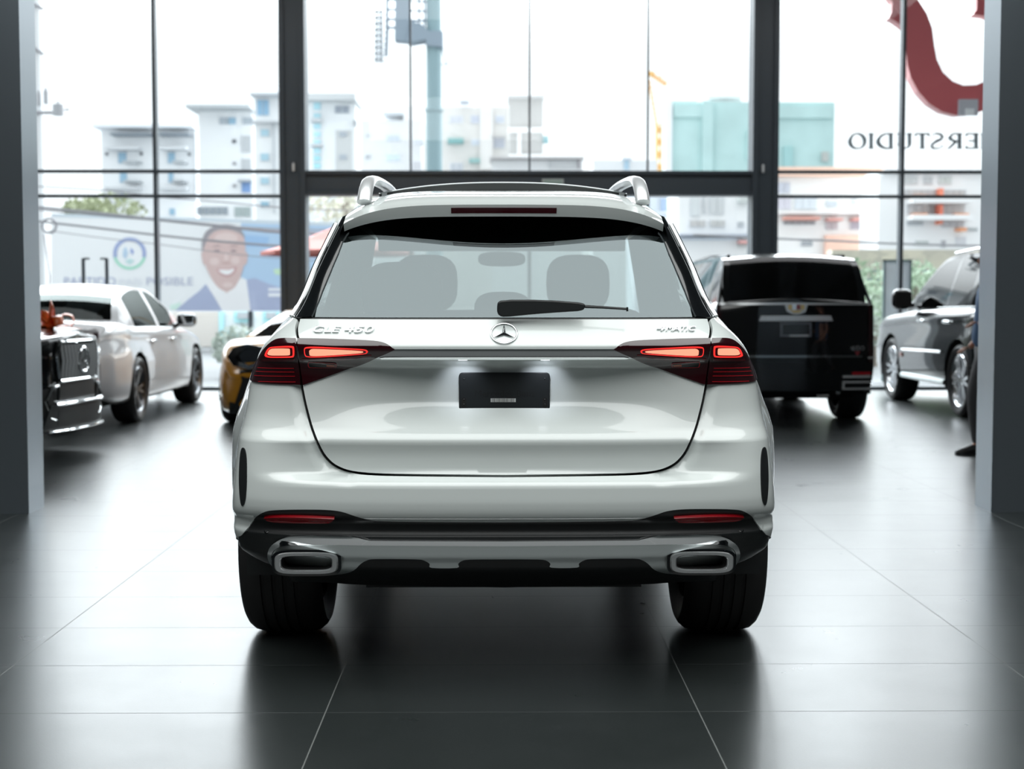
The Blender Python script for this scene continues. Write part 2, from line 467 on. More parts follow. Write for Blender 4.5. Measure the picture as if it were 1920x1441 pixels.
def _lerp_tab(xs, ys, x):
    if x <= xs[0]: return ys[0]
    if x >= xs[-1]: return ys[-1]
    lo, hi = 0, len(xs) - 1
    while hi - lo > 1:
        m = (lo + hi) // 2
        if xs[m] <= x: lo = m
        else: hi = m
    return ys[lo] + (ys[hi] - ys[lo]) * (x - xs[lo]) / (xs[hi] - xs[lo])
def surf(u, z):
    sg = -1 if u < 0 else 1
    s = min(abs(u), _S)
    x = _half(z) * _lerp_tab(_ts, _tt, s)
    return Vector((sg * x, y_mid(x, z) + _wrap(z) * _lerp_tab(_ts, _tw, s), z))
def surf_n(u, z, e=.004):
    u0, u1 = max(-_S, u - e), min(_S, u + e)
    n = (surf(u1, z) - surf(u0, z)).cross(surf(u, z + e) - surf(u, z - e))
    n.normalize()
    return n                                  # points outwards (to the rear / side)
def px2uz(px, py):
    o = Vector((-X0, -Y0, CAM_H)); d = ray(px, py)
    def hfun(y):
        p = o + d * ((y + Y0) / d.y)
        W = _half(p.z); t = min(abs(p.x) / W, 1.0)
        wv = 1 - (1 - t ** NEXP) ** (1 / NEXP) if t < 1 else 1.0
        return y - (y_mid(min(abs(p.x), W), p.z) + _wrap(p.z) * wv), p, t
    y = -.15; prev = hfun(y)[0]
    while y < .9:
        y += .006
        v, p, t = hfun(y)
        if v >= 0: break
    a, b = y - .006, y
    for _ in range(30):
        m = (a + b) / 2
        if hfun(m)[0] >= 0: b = m
        else: a = m
    v, p, t = hfun(b)
    W = _half(p.z)
    if t < .9: s = _lerp_tab(_tt, _ts, t)
    else: s = _lerp_tab(_tw, _ts, max(0, min(1, (b - y_mid(abs(p.x), p.z)) / _wrap(p.z))))
    return (math.copysign(s, p.x), p.z)
def uz(pts, dense=3):
    """pixel outline -> (u, z) outline; ('u', side, z) keeps a point on the wrap's end"""
    q = []
    for p in pts: q.append((p[1] * _S, p[2]) if p[0] == 'u' else px2uz(*p))
    return q
def mir(pts): return [(-u, z) for (u, z) in reversed(pts)]
def crom(pts, k=4):
    o = []
    n = len(pts)
    for i in range(n - 1):
        p0, p1, p2, p3 = pts[max(0, i - 1)], pts[i], pts[i + 1], pts[min(n - 1, i + 2)]
        for j in range(k):
            t = j / k
            o.append(tuple(.5 * (2 * p1[c] + (p2[c] - p0[c]) * t + (2 * p0[c] - 5 * p1[c] + 4 * p2[c] - p3[c]) * t * t + (3 * p1[c] - p0[c] - 3 * p2[c] + p3[c]) * t ** 3) for c in (0, 1)))
    return o + [pts[-1]]
def both(half): return half + mir(half)
def resample(poly, h):
    o = []
    for i in range(len(poly)):
        a, b = Vector(poly[i]), Vector(poly[(i + 1) % len(poly)])
        n = max(1, int(math.ceil((b - a).length / h)))
        for k in range(n): o.append(a + (b - a) * (k / n))
    return o
def chaikin(poly, it=2, keep=()):
    for _ in range(it):
        o = []
        for i in range(len(poly)):
            a, b = poly[i], poly[(i + 1) % len(poly)]
            o.append((a[0] * .75 + b[0] * .25, a[1] * .75 + b[1] * .25)); o.append((a[0] * .25 + b[0] * .75, a[1] * .25 + b[1] * .75))
        poly = o
    return poly
def rounded(px, keep=(), it=2):
    q = []
    for i, p in enumerate(px):
        q += [p] * (3 if i in keep else 1)
    return chaikin(q, it)
def pip(poly, x, y):
    c = False; j = len(poly) - 1
    for i in range(len(poly)):
        if (poly[i][1] > y) != (poly[j][1] > y) and x < (poly[j][0] - poly[i][0]) * (y - poly[i][1]) / (poly[j][1] - poly[i][1]) + poly[i][0]: c = not c
        j = i
    return c
def dist_poly(poly, p):
    best = 9e9
    for i in range(len(poly)):
        a, b = poly[i], poly[(i + 1) % len(poly)]
        ab = b - a; t = max(0, min(1, (p - a).dot(ab) / max(ab.length_squared, 1e-12)))
        best = min(best, (p - a - ab * t).length)
    return best
def panel(name, m, outline, off=0.0, thick=.012, h=.016, parent=None, surf=surf, surf_n=surf_n):
    """a skin on the rear surface inside an outline given in (u, z), with a returned edge and exact normals"""
    poly = resample([Vector(p) for p in outline], h)
    n = len(poly)
    xs = [p.x for p in poly]; ys = [p.y for p in poly]
    verts = list(poly)
    y = min(ys) + h / 2; row = 0
    tol = .45 * h
    segs = [(poly[i], poly[(i + 1) % n]) for i in range(n)]
    while y < max(ys):
        near = [(a, b) for a, b in segs if min(a.y, b.y) < y + h and max(a.y, b.y) > y - h]
        x = min(xs) + (h / 2 if row % 2 else 0)
        while x < max(xs):
            if pip(poly, x, y):
                ok = True; p = Vector((x, y))
                for a, b in near:
                    if min(a.x, b.x) - h < x < max(a.x, b.x) + h:
                        ab = b - a; t = max(0, min(1, (p - a).dot(ab) / max(ab.length_squared, 1e-12)))
                        if (p - a - ab * t).length < tol: ok = False; break
                if ok: verts.append(p)
            x += h
        y += h * .87; row += 1
    r = delaunay_2d_cdt(verts, [], [list(range(n))], 1, 1e-6)
    V, F = r[0], [tuple(f) for f in r[2]]
    P = [surf(v.x, v.y) for v in V]; Nn = [surf_n(v.x, v.y) for v in V]
    pts = [p + q * off for p, q in zip(P, Nn)]
    faces = []; ln = []
    for f in F:
        a, b, c = (pts[i] for i in f)
        if (b - a).cross(c - a).dot(Nn[f[0]]) < 0: f = f[::-1]
        faces.append(f); ln += [Nn[i] for i in f]
    es = {}
    for f in faces:
        for i in range(len(f)): es[(f[i], f[(i + 1) % len(f)])] = 1
    for e in list(es):
        if (e[1], e[0]) in es: continue
        a, b = e
        k = len(pts)
        pts += [pts[a], pts[b], pts[b] - Nn[b] * thick, pts[a] - Nn[a] * thick]
        nn = (pts[k + 3] - pts[k]).cross(pts[k + 1] - pts[k]).normalized()
        faces.append((k, k + 3, k + 2, k + 1)); ln += [nn] * 4
    me = bpy.data.meshes.new(name)
    me.from_pydata(pts, [], faces)
    me.materials.append(m)
    me.shade_smooth()
    me.normals_split_custom_set([tuple(q) for q in ln])
    o = bpy.data.objects.new(name, me); COL.objects.link(o)
    o.parent = parent if parent is not None else suv
    return o
def pair(name, m, half, **k):
    q = uz(half) if not isinstance(half[0], tuple) or len(half[0]) != 2 or half[0][1] > 5 else half
    return panel(name, m, q, **k), panel(name, m, mir(q), **k)

# ---- dark shell behind the gaps
mb = MB()
zz = [.34 + i * (1.262 - .34) / 46 for i in range(47)]
mb.grid([[surf(u, z) - surf_n(u, z) * .028 for u in [(-1 + 2 * j / 60) * _S * .985 for j in range(61)]] for z in zz])
shell = mb.build('inner_shell', M['void'], suv, smooth=True)
# ---- tailgate
shut = [(562, 604), (562.5, 636), (564, 690)] + crom([(567, 715), (571, 738), (577, 765), (588, 804), (603, 840), (617, 860), (634, 873), (660, 882), (705, 886.5), (770, 888), (850, 889), (945, 890)])
tg = panel('tailgate', M['white_paint'], both(uz([(945, 598.5), (700, 598.5), (563, 597.5)] + shut[1:])), h=.017)
# ---- rear quarters and bumper skin
body_half = crom([(945, 894.5), (850, 893.5), (770, 892.5), (703, 891), (656, 886.5), (629, 877.5), (611.5, 864), (597, 843), (582, 806), (571, 767), (565, 740), (561.5, 718)]) + [ (558.5, 690), (558, 636), (557.5, 599), (553, 596),
             ('u', -1, 1.262), ('u', -1, 1.2), ('u', -1, 1.1), ('u', -1, 1.0), ('u', -1, .9), ('u', -1, .8), ('u', -1, .7), ('u', -1, .6), ('u', -1, .52), ('u', -1, .468), ] + crom([(452, 1004), (468, 985), (480, 969), (497, 959), (518, 956), (560, 955), (610, 955.5), (640, 959), (665, 967), (690, 974), (720, 977), (820, 978.5), (945, 979)])
_bh = uz(body_half)
_edge = [Vector((abs(u), z)) for u, z in uz(crom([(656, 886.5), (629, 877.5), (611.5, 864), (597, 843), (582, 806), (571, 767), (565, 740), (561.5, 718)], 3))]
def body_surf(u, z):
    p = surf(u, z)
    if .45 < abs(u) < .85 and .68 < z < 1.05:
        q = Vector((abs(u), z)); best = 9
        for a, b in zip(_edge, _edge[1:]):
            ab = b - a; t = max(0, min(1, (q - a).dot(ab) / ab.length_squared)); best = min(best, (q - a - ab * t).length)
        if best < .045: p.y += .020 * (1 - best / .045) ** 2
    return p
def body_n(u, z, e=.004):
    u0, u1 = max(-_S, u - e), min(_S, u + e)
    n = (body_surf(u1, z) - body_surf(u0, z)).cross(body_surf(u, z + e) - body_surf(u, z - e)); n.normalize()
    return n
panel('rear_body', M['white_paint'], both(_bh), h=.015, surf=body_surf, surf_n=body_n)
# ---- lower bumper, black
lb = crom([(945, 976), (820, 975.5), (720, 974), (690, 971), (665, 963), (640, 955), (610, 952), (518, 952), (493, 956), (476, 966), (464, 984), (448, 1003)]) + [('u', -1, .475), ('u', -1, .45)] + crom([(446, 1045), (460, 1062), (480, 1077), (510, 1088), (560, 1093), (620, 1095), (660, 1098), (720, 1100), (945, 1104)])
lower = panel('lower_bumper', M['plastic'], both(uz(lb)), off=-.006, thick=.03, h=.018)
# under tray
mb = MB()
mb.prism([(-.62, .30, .345), (.62, .30, .345), (.62, 4.0, .26), (-.62, 4.0, .26)], (0, 0, .1))
mb.build('under_tray', M['plastic'], suv)
# ---- lower trim: bright upper strip and satin skid
strip = crom([(945, 1013), (720, 1012), (690, 1010.5), (665, 1005.5), (640, 1003.5), (575, 1003), (545, 1004.5), (525, 1010), (511, 1020), (504, 1032), (503, 1044), (509, 1056), (517, 1063), (519, 1061), (512, 1052), (510, 1042), (512, 1034), (519, 1027), (531, 1022), (555, 1019.5), (640, 1019), (700, 1020), (945, 1021.5)], 3)
panel('bumper_trim', M['chrome'], both(uz(strip)), off=.006, thick=.02, h=.011, parent=lower)
skid = crom([(945, 1022), (700, 1020.5), (640, 1019.5), (556, 1020), (532, 1022.5), (520, 1027.5), (513, 1034.5), (511, 1042), (513, 1051), (520, 1061), (535, 1069), (560, 1075.5), (600, 1077), (640, 1074.5), (663, 1068), (676, 1056), (688, 1049), (705, 1046.5), (780, 1047), (797, 1050), (806, 1056), (809, 1063), (857, 1063), (859, 1056), (866, 1050), (882, 1047.5), (945, 1047)], 3)
panel('skid_trim', M['satin'], both(uz(skid)), off=.003, thick=.02, h=.012, parent=lower)
# ---- exhaust tips
def superloop(cx_, cz_, hw, hh, y, n=44, e=4.2):
    o = []
    for i in range(n):
        a = 2 * PI * i / n
        c, s_ = math.cos(a), math.sin(a)
        o.append((cx_ + math.copysign(abs(c) ** (2 / e), c) * hw, y, cz_ + math.copysign(abs(s_) ** (2 / e), s_) * hh))
    return o
def loops(mb, L, mi=0):
    for A, B in zip(L, L[1:]):
        n = len(A)
        mb.add(A + B, [(i, (i + 1) % n, n + (i + 1) % n, n + i) for i in range(n)], mi)
for sg in (-1, 1):
    pc = surf(*px2uz(578, 1050.5)); cxx, czz, yy = sg * abs(pc.x), pc.z, surf(*px2uz(578, 1028)).y - .004
    k = 4.78 / FPX
    mb = MB(); loops(mb, [superloop(cxx, czz, 66 * k, 25 * k, yy + .04), superloop(cxx, czz, 66 * k, 25 * k, yy - .006), superloop(cxx, czz, 61 * k, 21.5 * k, yy - .008), superloop(cxx, czz, 60 * k, 21 * k, yy + .03)])
    rec = mb.build('exhaust_surround', M['gloss_black'], lower, smooth=True)
    mb = MB(); loops(mb, [superloop(cxx, czz, 60.5 * k, 21 * k, yy + .03), superloop(cxx, czz, 60.5 * k, 21 * k, yy - .012), superloop(cxx, czz, 58 * k, 19.5 * k, yy - .019), superloop(cxx, czz, 50.5 * k, 15 * k, yy - .0185), superloop(cxx, czz, 48.5 * k, 13.8 * k, yy - .014), superloop(cxx, czz, 48 * k, 13.4 * k, yy + .0)])
    ex = mb.build('exhaust_tip', M['exhaust'], suv, smooth=True, angle=30)
    mb = MB(); loops(mb, [superloop(cxx, czz, 49 * k, 14 * k, yy), superloop(cxx, czz, 46 * k, 13 * k, yy + .02), superloop(cxx, czz, 44 * k, 12 * k, yy + .16)])
    mb.add(superloop(cxx, czz, 44 * k, 12 * k, yy + .16), [tuple(range(44))])
    mb.build('exhaust_bore', M['void'], ex, smooth=True)
# ---- reflectors, parking sensors, corner vents
pair('reflector', M['reflector'], rounded([(495, 969.5), (520, 967.5), (570, 968), (627, 971), (622, 976), (614, 980.5), (570, 980.5), (520, 979.5), (503, 977)], (0, 3)), off=.004, thick=.012, h=.008)
for (px, py) in ((499, 993), (774, 997)):
    c = px2uz(px, py)
    for sg in (-1, 1):
        u, z = sg * abs(c[0]), c[1]
        p, nn = surf(u, z), surf_n(u, z)
        e1 = Vector((0, 0, 1)).cross(nn).normalized(); e2 = nn.cross(e1)
        mb = MB()
        mb.tube([p + (e1 * math.cos(2 * PI * i / 20) + e2 * math.sin(2 * PI * i / 20)) * .0082 - nn * .0048 for i in range(20)], .0013, 6, closed=True)
        mb.add([p + (e1 * math.cos(2 * PI * i / 20) + e2 * math.sin(2 * PI * i / 20)) * .0075 - nn * .0052 for i in range(20)], [tuple(range(20))])
        mb.build('parking_sensor', M['gloss_black'], lower, smooth=True)
pair('air_vent', M['plastic'], rounded([(454, 838), (460, 840), (463, 856), (463.5, 880), (463, 912), (461, 938), (456, 950), (452, 944), (449.5, 920), (449, 890), (450.5, 856)]), off=.003, thick=.012, h=.009)
# ---- chrome bar across the tailgate
bar = [(945, 654), (741, 654), (733, 657), (722, 661), (708, 667), (703, 669.5), (710, 671), (945, 671.5)]
cb = panel('tailgate_bar', M['dark_chrome'], both(uz(bar)), off=.005, thick=.012, h=.011, parent=tg)
line = [(945, 666.5), (770, 666.5), (722, 667), (712, 669), (716, 671), (945, 671.5)]
panel('bar_strip', M['chrome'], both(uz(line)), off=.0065, thick=.006, h=.01, parent=cb)
# ---- tail lamps
outer = [(555.5, 635.5), (535, 635), (522, 636), (513, 640), (503, 648), (494, 658), (486, 671), (479, 687), (474, 701), (470.5, 712), (478, 716.5), (500, 719), (530, 720.5), (564, 721), (562.5, 700), (559.5, 670), (557.5, 650)]
inner = [(558.5, 635.5), (600, 636), (660, 638), (700, 640), (718, 643), (730, 648), (741, 654.5), (728, 660), (706, 669), (680, 680), (650, 692), (610, 707), (569, 721.5), (566, 700), (562, 670), (559.5, 650)]
lo_, li_ = [], []
for q, nm in ((rounded(outer, (0, 13)), 'tail_lamp'), (rounded(inner, (0, 6, 12)), 'tailgate_lamp')):
    a, b = pair(nm, M['lens_dark'], q, off=.006, thick=.02, h=.011, parent=(suv if nm == 'tail_lamp' else tg))
    (lo_ if nm == 'tail_lamp' else li_).extend([a, b])
def lamp_bits(parents, name, m, half, off, h=.007, th=.004):
    q = uz(rounded(half) if len(half) > 4 else half)
    for par, pq in zip(parents, (q, mir(q))): panel(name, m, pq, off=off, thick=th, h=h, parent=par)
lamp_bits(lo_, 'light_guide', M['glow_edge'], [(551, 648.5), (553.5, 651), (553.5, 665), (551, 667.5), (530, 668), (498, 668.5), (502, 659), (506, 653), (513, 650)], .0085)
lamp_bits(lo_, 'light_gap', M['lens'], [(549.5, 651), (551, 653), (551, 663.5), (549, 665), (530, 665.5), (503, 666), (506, 659), (509, 654), (515, 652)], .0095)
lamp_bits(lo_, 'light_core', M['glow_core'], [(545, 652.5), (546.5, 654), (546.5, 662), (545, 663.5), (530, 664), (505, 664.5), (507, 659), (510, 655), (516, 653)], .0105)
lamp_bits(li_, 'light_guide', M['glow_edge'], [(575, 650), (600, 650), (650, 652), (684, 653.5), (690.5, 656), (690, 659.5), (684, 661.5), (650, 664), (600, 667), (577, 667), (572.5, 664), (571.5, 653)], .0085)
lamp_bits(li_, 'light_gap', M['lens'], [(576, 652), (600, 652), (650, 653.5), (683, 655), (688, 657), (687, 659), (683, 660), (650, 662), (600, 665), (578, 665), (574.5, 663), (573.5, 654)], .0095)
lamp_bits(li_, 'light_core', M['glow_core'], [(582, 653), (600, 653), (650, 654.5), (679, 656), (683, 657.5), (679, 659), (650, 661), (600, 664), (584, 664), (582, 662)], .0105)
lamp_bits(lo_, 'lamp_upper', M['lens'], [(553, 670), (497, 670.5), (493, 676), (553, 674)], .0085)
lamp_bits(li_, 'lamp_upper', M['lens'], [(566, 669), (600, 669), (650, 666), (692, 663), (700, 664), (660, 671), (620, 674), (566, 674)], .0085)
for k, (y, xl, xr) in enumerate(((689, 487, 553), (696, 484, 554), (704, 481, 555), (715, 488, 556))):
    lamp_bits(lo_, 'light_strip', M['red_line'], [(xr, y), (xl, y - .6), (xl - .6, y + .9), (xr, y + 1.5)], .0085, h=.01, th=.002)
lamp_bits(li_, 'reverse_lamp', M['red_line'], [(578, 676), (581, 675), (629, 677), (632, 679), (631, 686), (628, 688.5), (582, 689), (579, 686.5)], .0082)
lamp_bits(li_, 'reverse_lens', M['gloss_black'], [(580, 677.5), (582, 676.5), (628, 678.5), (630, 680), (629.5, 685.5), (627, 687), (583, 687.5), (581, 686)], .0092)
lamp_bits(li_, 'turn_lamp', M['amber'], [(613, 679.5), (628, 680), (628, 684.5), (613, 684.5)], .0102)
# ---- number plate carrier
pk = 4.865 / FPX
def plate_pt(px, py, d=0): 
    p = at(px, py, 4.868 - d); return Vector((p.x - X0, p.y - Y0, p.z))
def rrect_px(x0, y0, x1, y1, r, n=6):
    o = []
    for (cxp, cyp, a0) in ((x1 - r, y0 + r, -90), (x1 - r, y1 - r, 0), (x0 + r, y1 - r, 90), (x0 + r, y0 + r, 180)):
        for i in range(n + 1):
            a = math.radians(a0 + 90 * i / n); o.append((cxp + r * math.cos(a), cyp + r * math.sin(a)))
    return o
mb = MB(); mb.prism([plate_pt(x, y, .020) for x, y in rrect_px(860.5, 698, 1031, 781.5, 7)], (0, .022, 0))
plate = mb.build('plate_carrier', mat('plate_plastic', (0.016, 0.019, 0.021), 0.38), tg, bevel=.0025)
mb = MB(); mb.prism([plate_pt(x, y, .0206) for x, y in ((920, 746.5), (967, 746.5), (967, 753.5), (920, 753.5))], (0, .0015, 0))
stk = mb.build('barcode_sticker', mat('sticker_white', (0.62, 0.64, 0.63), 0.5), plate)
mb = MB(); x = 922.0
while x < 965:
    ww = random.choice((.5, .5, .9)); mb.prism([plate_pt(a, b, .0209) for a, b in ((x, 746.7), (x + ww, 746.7), (x + ww, 753.2), (x, 753.2))], (0, .0008, 0)); x += ww + random.choice((.7, 1.0, 1.3))
mb.build('barcode_bars', M['void'], stk)
mb = MB(); mb.prism([plate_pt(x, y, .0206) for x, y in ((952, 744.8), (967, 744.8), (967, 746), (952, 746))], (0, .001, 0)); mb.build('sticker_edge', M['void'], stk)
mb = MB()
for (xa, xb) in ((865, 874.5), (1017, 1026.5)):
    mb = MB(); mb.prism([plate_pt(x, y, .0206) for x, y in rrect_px(xa, 745, xb, 764, 4.5)], (0, .002, 0)); mb.build('screw_slot', M['void'], plate)
for (x, y) in ((870, 710.5), (1021.5, 710), (870, 749), (1021.5, 749), (870, 758), (1021.5, 758)):
    mb = MB(); mb.ball(plate_pt(x, y, .021), .0032, 10, 6, sc=(1, .5, 1)); mb.build('screw', M['plastic'], plate, smooth=True)
for (x, y) in ((895.5, 774), (996.5, 773.5)):
    mb = MB(); mb.prism([plate_pt(x + 2.6 * math.cos(a * PI / 2), y + 2.8 * math.sin(a * PI / 2), .0208) for a in range(4)], (0, .001, 0)); mb.build('fixing_hole', M['alloy'], plate)
    mb = MB(); mb.prism([plate_pt(x + 1.7 * math.cos(a * PI / 3), y - .4 + 1.7 * math.sin(a * PI / 3), .0212) for a in range(6)], (0, .001, 0)); mb.build('fixing_core', M['void'], plate)
mb = MB(); put_shape(mb, text_shape('Mercedes-Benz', 112 * pk, 12 * pk, .0008), plate_pt(947, 737, .0202), (1, 0, 0), (0, 0, 1), (0, -1, 0))
mb.build('embossed_lettering', mat('embossed_plastic', (0.010, 0.012, 0.013), 0.5), plate)
# small lamps above the plate
for px in (868, 1022):
    c = px2uz(px, 675.5); p = surf(*c)
    mb = MB(); mb.box((p.x, p.y - .012, p.z + .004), (.03, .016, .006)); mb.build('plate_lamp', emis('plate_led', (0.9, 0.95, 1.0), 1.6), tg)
    l = bpy.data.lights.new('plate_light', 'SPOT'); l.energy = .45; l.color = (.85, .9, 1.0); l.shadow_soft_size = .008; l.spot_size = math.radians(95); l.spot_blend = .8
    lo2 = bpy.data.objects.new('plate_light', l); COL.objects.link(lo2); lo2.parent = suv; lo2.location = (p.x, p.y - .018, p.z - .004); lo2.rotation_euler = (math.radians(50), 0, 0)
# ---- emblem and lettering on the tailgate
def frame_at(px, py, off=.003):
    u, z = px2uz(px, py); p = surf(u, z); nn = surf_n(u, z)
    e1 = (surf(u + .01, z) - surf(u - .01, z)).normalized(); e2 = nn.cross(e1).normalized()
    return p + nn * off, e1, e2, nn
def fit_letters(mb, body, px0, px1, py0, py1, ext, shear):
    sh = text_shape(body, 1, 1, 1, shear)
    for v in sh[0]:
        x = px0 + (v.x + .5) * (px1 - px0); y = py1 - (v.y + .5) * (py1 - py0)
        u, z = px2uz(x, y); p = surf(u, z); nn = surf_n(u, z)
        q = p + nn * (.0005 + v.z * ext); v.x, v.y, v.z = q.x, q.y, q.z
    mb.add(*sh)
for (body, x0, x1, y0, y1) in (('GLE', 588, 640, 613, 624), ('450', 646, 702, 613, 624.5), ('4', 1231, 1248, 612.5, 621), ('MATIC', 1248, 1304, 613.5, 621.5)):
    mb = MB(); fit_letters(mb, body, x0, x1, y0, y1, .006, .28)
    mb.build('badge_lettering', M['chrome'], tg)
o_, e1, e2, nn = frame_at(945, 626, .004)
R_ = 24.3 * 4.79 / FPX
mb = MB()
mb.tube([o_ + (e1 * math.cos(2 * PI * i / 64) + e2 * math.sin(2 * PI * i / 64)) * R_ for i in range(64)], .0027, 8, closed=True, up=nn)
for k in range(3):
    a = math.radians(90 + 120 * k); d = e1 * math.cos(a) + e2 * math.sin(a); q = e1 * -math.sin(a) + e2 * math.cos(a)
    b1 = o_ + (d * math.cos(math.radians(60)) + q * math.sin(math.radians(60))) * R_ * .16; b2 = o_ + (d * math.cos(math.radians(60)) - q * math.sin(math.radians(60))) * R_ * .16
    top = o_ + nn * .006; tip = o_ + d * R_ * .99
    mb.add([top, b1, tip, b2], [(0, 1, 2), (0, 2, 3)])
    mb.add([o_ - nn * .002, b1, tip, b2], [(0, 2, 1), (0, 3, 2)])
mb.build('star_emblem', M['chrome'], tg, smooth=True, angle=25)
# ---- rear glass and pillars
gl = [(945, 593.5), (700, 593.5), (584, 592.5), (591, 577), (604, 545), (620, 507), (634, 474), (642, 452), (649, 440)]
gz = uz(gl)
gz = gz + [(gz[-1][0] * .96, 1.60), (gz[-1][0] * .90, 1.64), (0, 1.645)]
rg = panel('rear_window', M['rear_glass'], both(gz), off=-.004, thick=.004, h=.03, parent=tg)
band = [(584, 592.5), (591, 577), (604, 545), (620, 507), (634, 474), (642, 452), (649, 440)]
bz = uz(band)
innb = bz + [(bz[-1][0] * .96, 1.60), (bz[-1][0] * .90, 1.64)]
# black surround panels between the glass and the body edge
out_edge = [(-_S, 1.60), (-_S, 1.5), (-_S, 1.4), (-_S, 1.3), (-_S, 1.268)]
pair('pillar_panel', M['gloss_black'], innb + [(-_S * .93, 1.62)] + out_edge + uz([(563, 594.5)]), off=0, thick=.01, h=.02)
# sealing line under the glass
panel('window_seal', M['plastic'], both(uz([(945, 593), (563, 593), (563, 597.5), (945, 598)])), off=-.006, thick=.01, h=.02, parent=tg)
# bright trim along the pillar edge
for sg in (-1, 1):
    mb = MB(); mb.tube([surf(sg * _S * .985, 1.262 + i * (1.592 - 1.262) / 14) + Vector((sg * .004, 0, 0)) for i in range(15)], .0125, 8)
    mb.build('window_trim', M['chrome'], suv, smooth=True)
    mb = MB(); mb.tube([surf(sg * _S * .90, 1.266 + i * (1.585 - 1.266) / 14) + surf_n(sg * _S * .90, 1.266 + i * (1.585 - 1.266) / 14) * .003 for i in range(15)], .0032, 6)
    mb.build('pillar_seal', M['dark_chrome'], suv, smooth=True)
# ---- roof with spoiler
zc = Pchip([(.315, 1.652), (.345, 1.662), (.40, 1.682), (.55, 1.711), (.75, 1.733), (1.2, 1.757), (1.8, 1.765), (2.4, 1.72)])
def roof_pt(s, y):
    """y counted at the centre line; the trailing edge sweeps forward at the sides"""
    f = smooth01(.315, .75, y)
    yy = y + (1 - f) * .085 * s * s
    hw = .566 + .05 * smooth01(.315, 1.2, y)
    dr = .062 * abs(s) ** 5 + .030 * f * abs(s) ** 8
    return Vector((s * hw, yy, zc(y) - dr))
SS = [-1 + 2 * i / 60 for i in range(61)]
YS = [.315, .320, .33, .345, .36, .38, .40, .44, .5, .55, .65, .75, .9, 1.1, 1.4, 1.8, 2.2, 2.4]
mb = MB()
lipz = lambda s: roof_pt(s, .315)
strip0 = [lipz(s) + Vector((0, .022, -.040 + .014 * abs(s) ** 6)) for s in SS]
strip1 = [lipz(s) + Vector((0, .0015, -.004)) for s in SS]
mb.grid([strip0, strip1] + [[roof_pt(s, y) for s in SS] for y in YS])
# sides of the roof down to the side windows
for sg in (-1, 1):
    mb.grid([[roof_pt(sg, y) for y in YS], [roof_pt(sg, y) + Vector((sg * .012, .005, -.03)) for y in YS], [roof_pt(sg, y) + Vector((sg * .02, .012, -.055)) for y in YS]])
roof = mb.build('roof', M['white_paint'], suv, smooth=True, angle=32)
mb = MB(); mb.grid([strip0, [lipz(s) + Vector((0, .14, -.012)) for s in SS], [lipz(s) + Vector((0, .22, .004)) for s in SS]])
mb.build('spoiler_underside', M['plastic'], roof, smooth=True)
mb = MB()
A, B_ = [], []
for i in range(31):
    s = (-.325 + .65 * i / 30); k0 = lipz(s)
    A.append(k0 + Vector((0, .0055 - .0015, -.0105))); B_.append(k0 + Vector((0, 0.016 - .0015, -.029)))
A = [p + Vector((0, -.002, 0)) for p in A]
mb.grid([[p + Vector((0, .006, 0)) for p in A], A, B_, [p + Vector((0, .006, 0)) for p in B_]])
mb.build('brake_lamp', mat('brake_lens', (0.07, 0.004, 0.010), 0.12, coat=1.0), roof)
# headliner
mb = MB(); mb.grid([[roof_pt(s * .97, y) + Vector((0, .01, -.045)) for s in SS[::4]] for y in YS[6:]])
mb.build('headliner', M['liner'], suv, smooth=True)
# dark panoramic roof panel
mb = MB()
rows = []
for y in (.92, .95, 1.3, 1.8, 2.2):
    rows.append([Vector((-.49 + .98 * i / 24, y + .10 * ((-.49 + .98 * i / 24) / .49) ** 2, zc(max(y, 1.0)) + .026 - .036 * abs((-1 + 2 * i / 24)) ** 2.4)) for i in range(25)])
mb.grid(rows); mb.grid([[p + Vector((0, .02, -.06)) for p in rows[0]], rows[0]])
mb.build('panoramic_roof', M['gloss_black'], roof, smooth=True)
mb = MB(); mb.tube([p + Vector((0, -.004, .001)) for p in rows[0]], .0028, 6); mb.build('roof_seal', M['dark_chrome'], roof, smooth=True)
for sg in (-1, 1):                                                 # roof rails
    pts = [(.502, .50, 1.672), (.500, .525, 1.705), (.497, .57, 1.738), (.494, .63, 1.757), (.490, .72, 1.768), (.489, .9, 1.778), (.487, 1.4, 1.792), (.487, 2.0, 1.79), (.487, 2.35, 1.765), (.49, 2.5, 1.72)]
    sm = [Pchip([(i, p[k]) for i, p in enumerate(pts)]) for k in range(3)]
    mb = MB(); mb.tube([(sg * sm[0](i / 4), sm[1](i / 4), sm[2](i / 4)) for i in range(37)],  .0185, 12, flat=1.45, up=(0, 0, 1))
    mb.build('roof_rail', M['rail'], suv, smooth=True)
    mb = MB(); mb.box((sg * .462, .93, 1.727), (.02, .02, .02)); mb.build('rail_clip', M['alloy'], roof)
# ---- wiper
wz = 4.805
def wp(px, py, d): 
    p = at(px, py, d); return Vector((p.x - X0, p.y - Y0, p.z))
mb = MB()
mb.prism([wp(x, y, wz - .02) for x, y in ((932, 574), (933, 567), (938, 563.5), (958, 561.5), (1000, 561.5), (1040, 563), (1085, 566.5), (1096, 569), (1098, 574), (1094, 581), (1085, 583), (1040, 586), (1000, 589), (955, 593.5), (941, 594), (934, 590), (932, 584))], (0, .035, 0))
wip = mb.build('rear_wiper', M['plastic'], tg, bevel=.006)
mb = MB(); mb.tube([wp(1090, 574, wz - .008), wp(1130, 576, wz - .008), wp(1176, 579, wz - .008)], [.0055, .0045, .004], 8)
mb.box(wp(1176, 579.5, wz - .008), (.006, .012, .014)); mb.build('wiper_arm', M['plastic'], wip, smooth=True)
